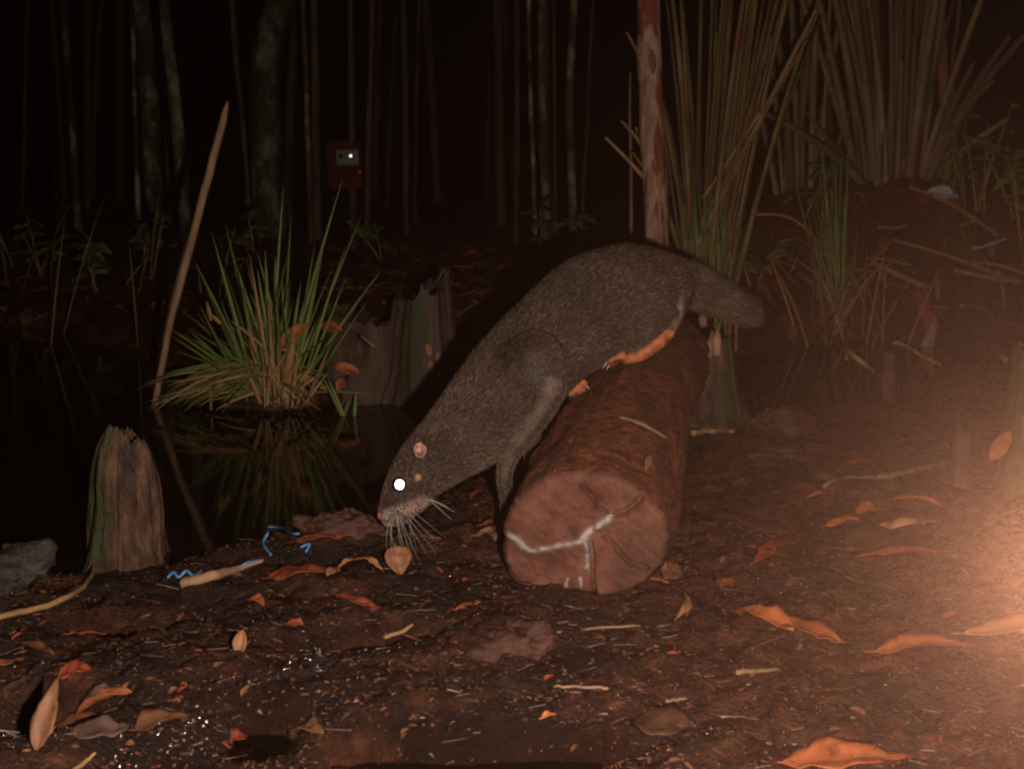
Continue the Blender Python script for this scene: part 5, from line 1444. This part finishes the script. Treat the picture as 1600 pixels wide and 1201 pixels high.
cme.vertices.add(nC * 6); cme.vertices.foreach_set('co', vv.reshape(-1).astype(np.float32))
cme.loops.add(ff.size); cme.loops.foreach_set('vertex_index', ff.ravel().astype(np.int32))
cme.polygons.add(len(ff)); cme.polygons.foreach_set('loop_start', np.arange(0, ff.size, 3, dtype=np.int32))
cme.update(calc_edges=True)
cme.materials.append(MT['crumb'])
cro = bpy.data.objects.new('mud_crumbs', cme); COL.objects.link(cro)
tag(cro, 'wet crumbs of peat and grit strewn over the mud', 'grit', kind='stuff')

nL = 9000
lx_ = crs.uniform(-3.2, 3.6, nL); ly_ = 3.6 + 3.6 * crs.random(nL) ** 1.3
lz_ = H(lx_, ly_)
ok = lz_ > WL + 0.02
lx_, ly_, lz_ = lx_[ok], ly_[ok], lz_[ok]
nL = len(lx_)
ls = 0.006 + 0.028 * crs.random(nL) ** 2.5
asp = np.stack([crs.uniform(0.7, 1.6, nL), crs.uniform(0.2, 0.6, nL), crs.uniform(0.08, 0.3, nL)], 1) * ls[:, None]
th = crs.uniform(0, 6.28, nL)
vv = octa[None] * asp[:, None, :] * crs.uniform(0.6, 1.4, (nL, 6, 1))
rx = vv[..., 0] * np.cos(th)[:, None] - vv[..., 1] * np.sin(th)[:, None]; ry = vv[..., 0] * np.sin(th)[:, None] + vv[..., 1] * np.cos(th)[:, None]
vv = np.stack([rx + lx_[:, None], ry + ly_[:, None], vv[..., 2] + 0.5 * rx * crs.normal(0, 1, nL)[:, None] + lz_[:, None] + 0.15 * ls[:, None]], -1)
ff = (of[None] + (np.arange(nL) * 6)[:, None, None]).reshape(-1, 3)
MT['litter'] = pmat('bank_litter', [(0.35, (0.03, 0.015, 0.008)), (0.55, (0.11, 0.055, 0.028)), (0.68, (0.30, 0.15, 0.07))], scale=22, rough=0.6, bump=0.3)
lo_ = obj('bank_litter', MB().add(vv.reshape(-1, 3).tolist(), [tuple(map(int, f)) for f in ff]), MT['litter'], smooth=False)
tag(lo_, 'rotting leaf and twig litter covering the far bank', 'litter', kind='stuff')
nD = 7000
dx_ = crs.uniform(-1.0, 1.3, nD * 2); dy_ = 1.22 + 1.5 * crs.random(nD * 2) ** 1.5
pat = fbm(dx_ * 7, dy_ * 7, octv=2, seed=91) + crs.normal(0, .3, nD * 2) > 0.1
dx_, dy_ = dx_[pat][:nD], dy_[pat][:nD]
dz_ = H(dx_, dy_)
ok = dz_ > WL - 0.002
dx_, dy_, dz_ = dx_[ok], dy_[ok], dz_[ok]
nD = len(dx_)
dr = 0.0010 + 0.0030 * crs.random(nD) ** 5
uu = [(0, 0, 1.0)] + [(math.cos(k * math.pi / 3 + 0.5 * q) * math.sin(t), math.sin(k * math.pi / 3 + 0.5 * q) * math.sin(t), math.cos(t)) for q, t in enumerate((0.55, 1.1, 1.7)) for k in range(6)]
uf = [(0, 1 + k, 1 + (k + 1) % 6) for k in range(6)] + [f for q in (0, 1) for k in range(6) for f in ((1 + q * 6 + k, 7 + q * 6 + k, 7 + q * 6 + (k + 1) % 6), (1 + q * 6 + k, 7 + q * 6 + (k + 1) % 6, 1 + q * 6 + (k + 1) % 6))]
uu = np.array(uu); uf = np.array(uf)
vv = uu[None] * dr[:, None, None] + np.stack([dx_, dy_, dz_ + 0.0012], 1)[:, None, :]
ff = (uf[None] + (np.arange(nD) * len(uu))[:, None, None]).reshape(-1, 3)
MT['drop'] = pmat('sparkle_drop', [(0.4, (0.03, 0.015, 0.008)), (0.6, (0.06, 0.03, 0.016))], scale=90, rough=0.10, bump=0, spec=1.0)
dob = obj('sparkle_drops', MB().add(vv.reshape(-1, 3).tolist(), [tuple(map(int, f)) for f in ff]), MT['drop'])  # glossy beads added so the mud sparkles under the flash
nF = 2200
fx_ = crs.uniform(-1.0, 1.3, nF * 2); fy_ = 1.22 + 1.7 * crs.random(nF * 2) ** 1.3
fz_ = H(fx_, fy_); ok = fz_ > WL - 0.001
fx_, fy_, fz_ = fx_[ok][:nF], fy_[ok][:nF], fz_[ok][:nF]
fmb = MB()
for k in range(len(fx_)):
    L_ = 0.006 + 0.035 * crs.random() ** 3; an = crs.normal(0, 0.7) + (math.pi if crs.random() < .5 else 0); r_ = crs.uniform(0.0004, 0.0011)
    ex_, ey_ = fx_[k] + math.cos(an) * L_, fy_[k] + math.sin(an) * L_
    c0_ = Vector((fx_[k], fy_[k], fz_[k] + 0.002)); c1_ = Vector((ex_, ey_, fz_[k] + 0.002 + L_ * crs.normal(0, 0.15)))
    sd_ = Vector((-math.sin(an), math.cos(an), 0)) * r_
    up_ = Vector((0, 0, r_ * 1.5))
    fmb.add([c0_ - sd_, c0_ + sd_, c0_ + up_, c1_ - sd_ * .6, c1_ + sd_ * .6, c1_ + up_ * .6], [(0, 1, 4, 3), (1, 2, 5, 4), (2, 0, 3, 5), (0, 2, 1), (3, 4, 5)])
MT['fibre'] = pmat('mud_fibre', [(0.35, (0.04, 0.02, 0.012)), (0.55, (0.14, 0.075, 0.042)), (0.68, (0.36, 0.21, 0.12))], scale=25, rough=0.45, bump=0)
tag(obj('mud_fibres', fmb, MT['fibre'], smooth=False), 'fine root fibres and twig bits strewn over the mud', 'fibres', kind='stuff')
tag(dob, 'glossy droplets added to sparkle on the wet mud', 'water', kind='stuff')

# ------------------------------------------------------------------ haze added for the glow at the right edge, lit by the flash
hz = bpy.data.materials.new('glow_haze'); hz.use_nodes = True
N, L = hz.node_tree.nodes, hz.node_tree.links
N.remove(N['Principled BSDF'])
pv = N.new('ShaderNodeVolumePrincipled')
pv.inputs['Color'].default_value = (0.95, 0.50, 0.34, 1)
pv.inputs['Density'].default_value = 0.0016
pv.inputs['Anisotropy'].default_value = 0.8
L.new(pv.outputs[0], N['Material Output'].inputs['Volume'])
hmb = MB().add([(x, y, z) for z in (-1.4, 4.2) for x, y in ((-62, -22), (62, -22), (62, 72), (-62, 72))], [(3, 2, 1, 0), (4, 5, 6, 7), (0, 1, 5, 4), (1, 2, 6, 5), (2, 3, 7, 6), (3, 0, 4, 7)])
tag(obj('haze', hmb, hz, smooth=False), 'thin haze added to glow beside the flash', kind='stuff')

for o in list(bpy.data.objects):
    if '_o' in o: del o['_o']
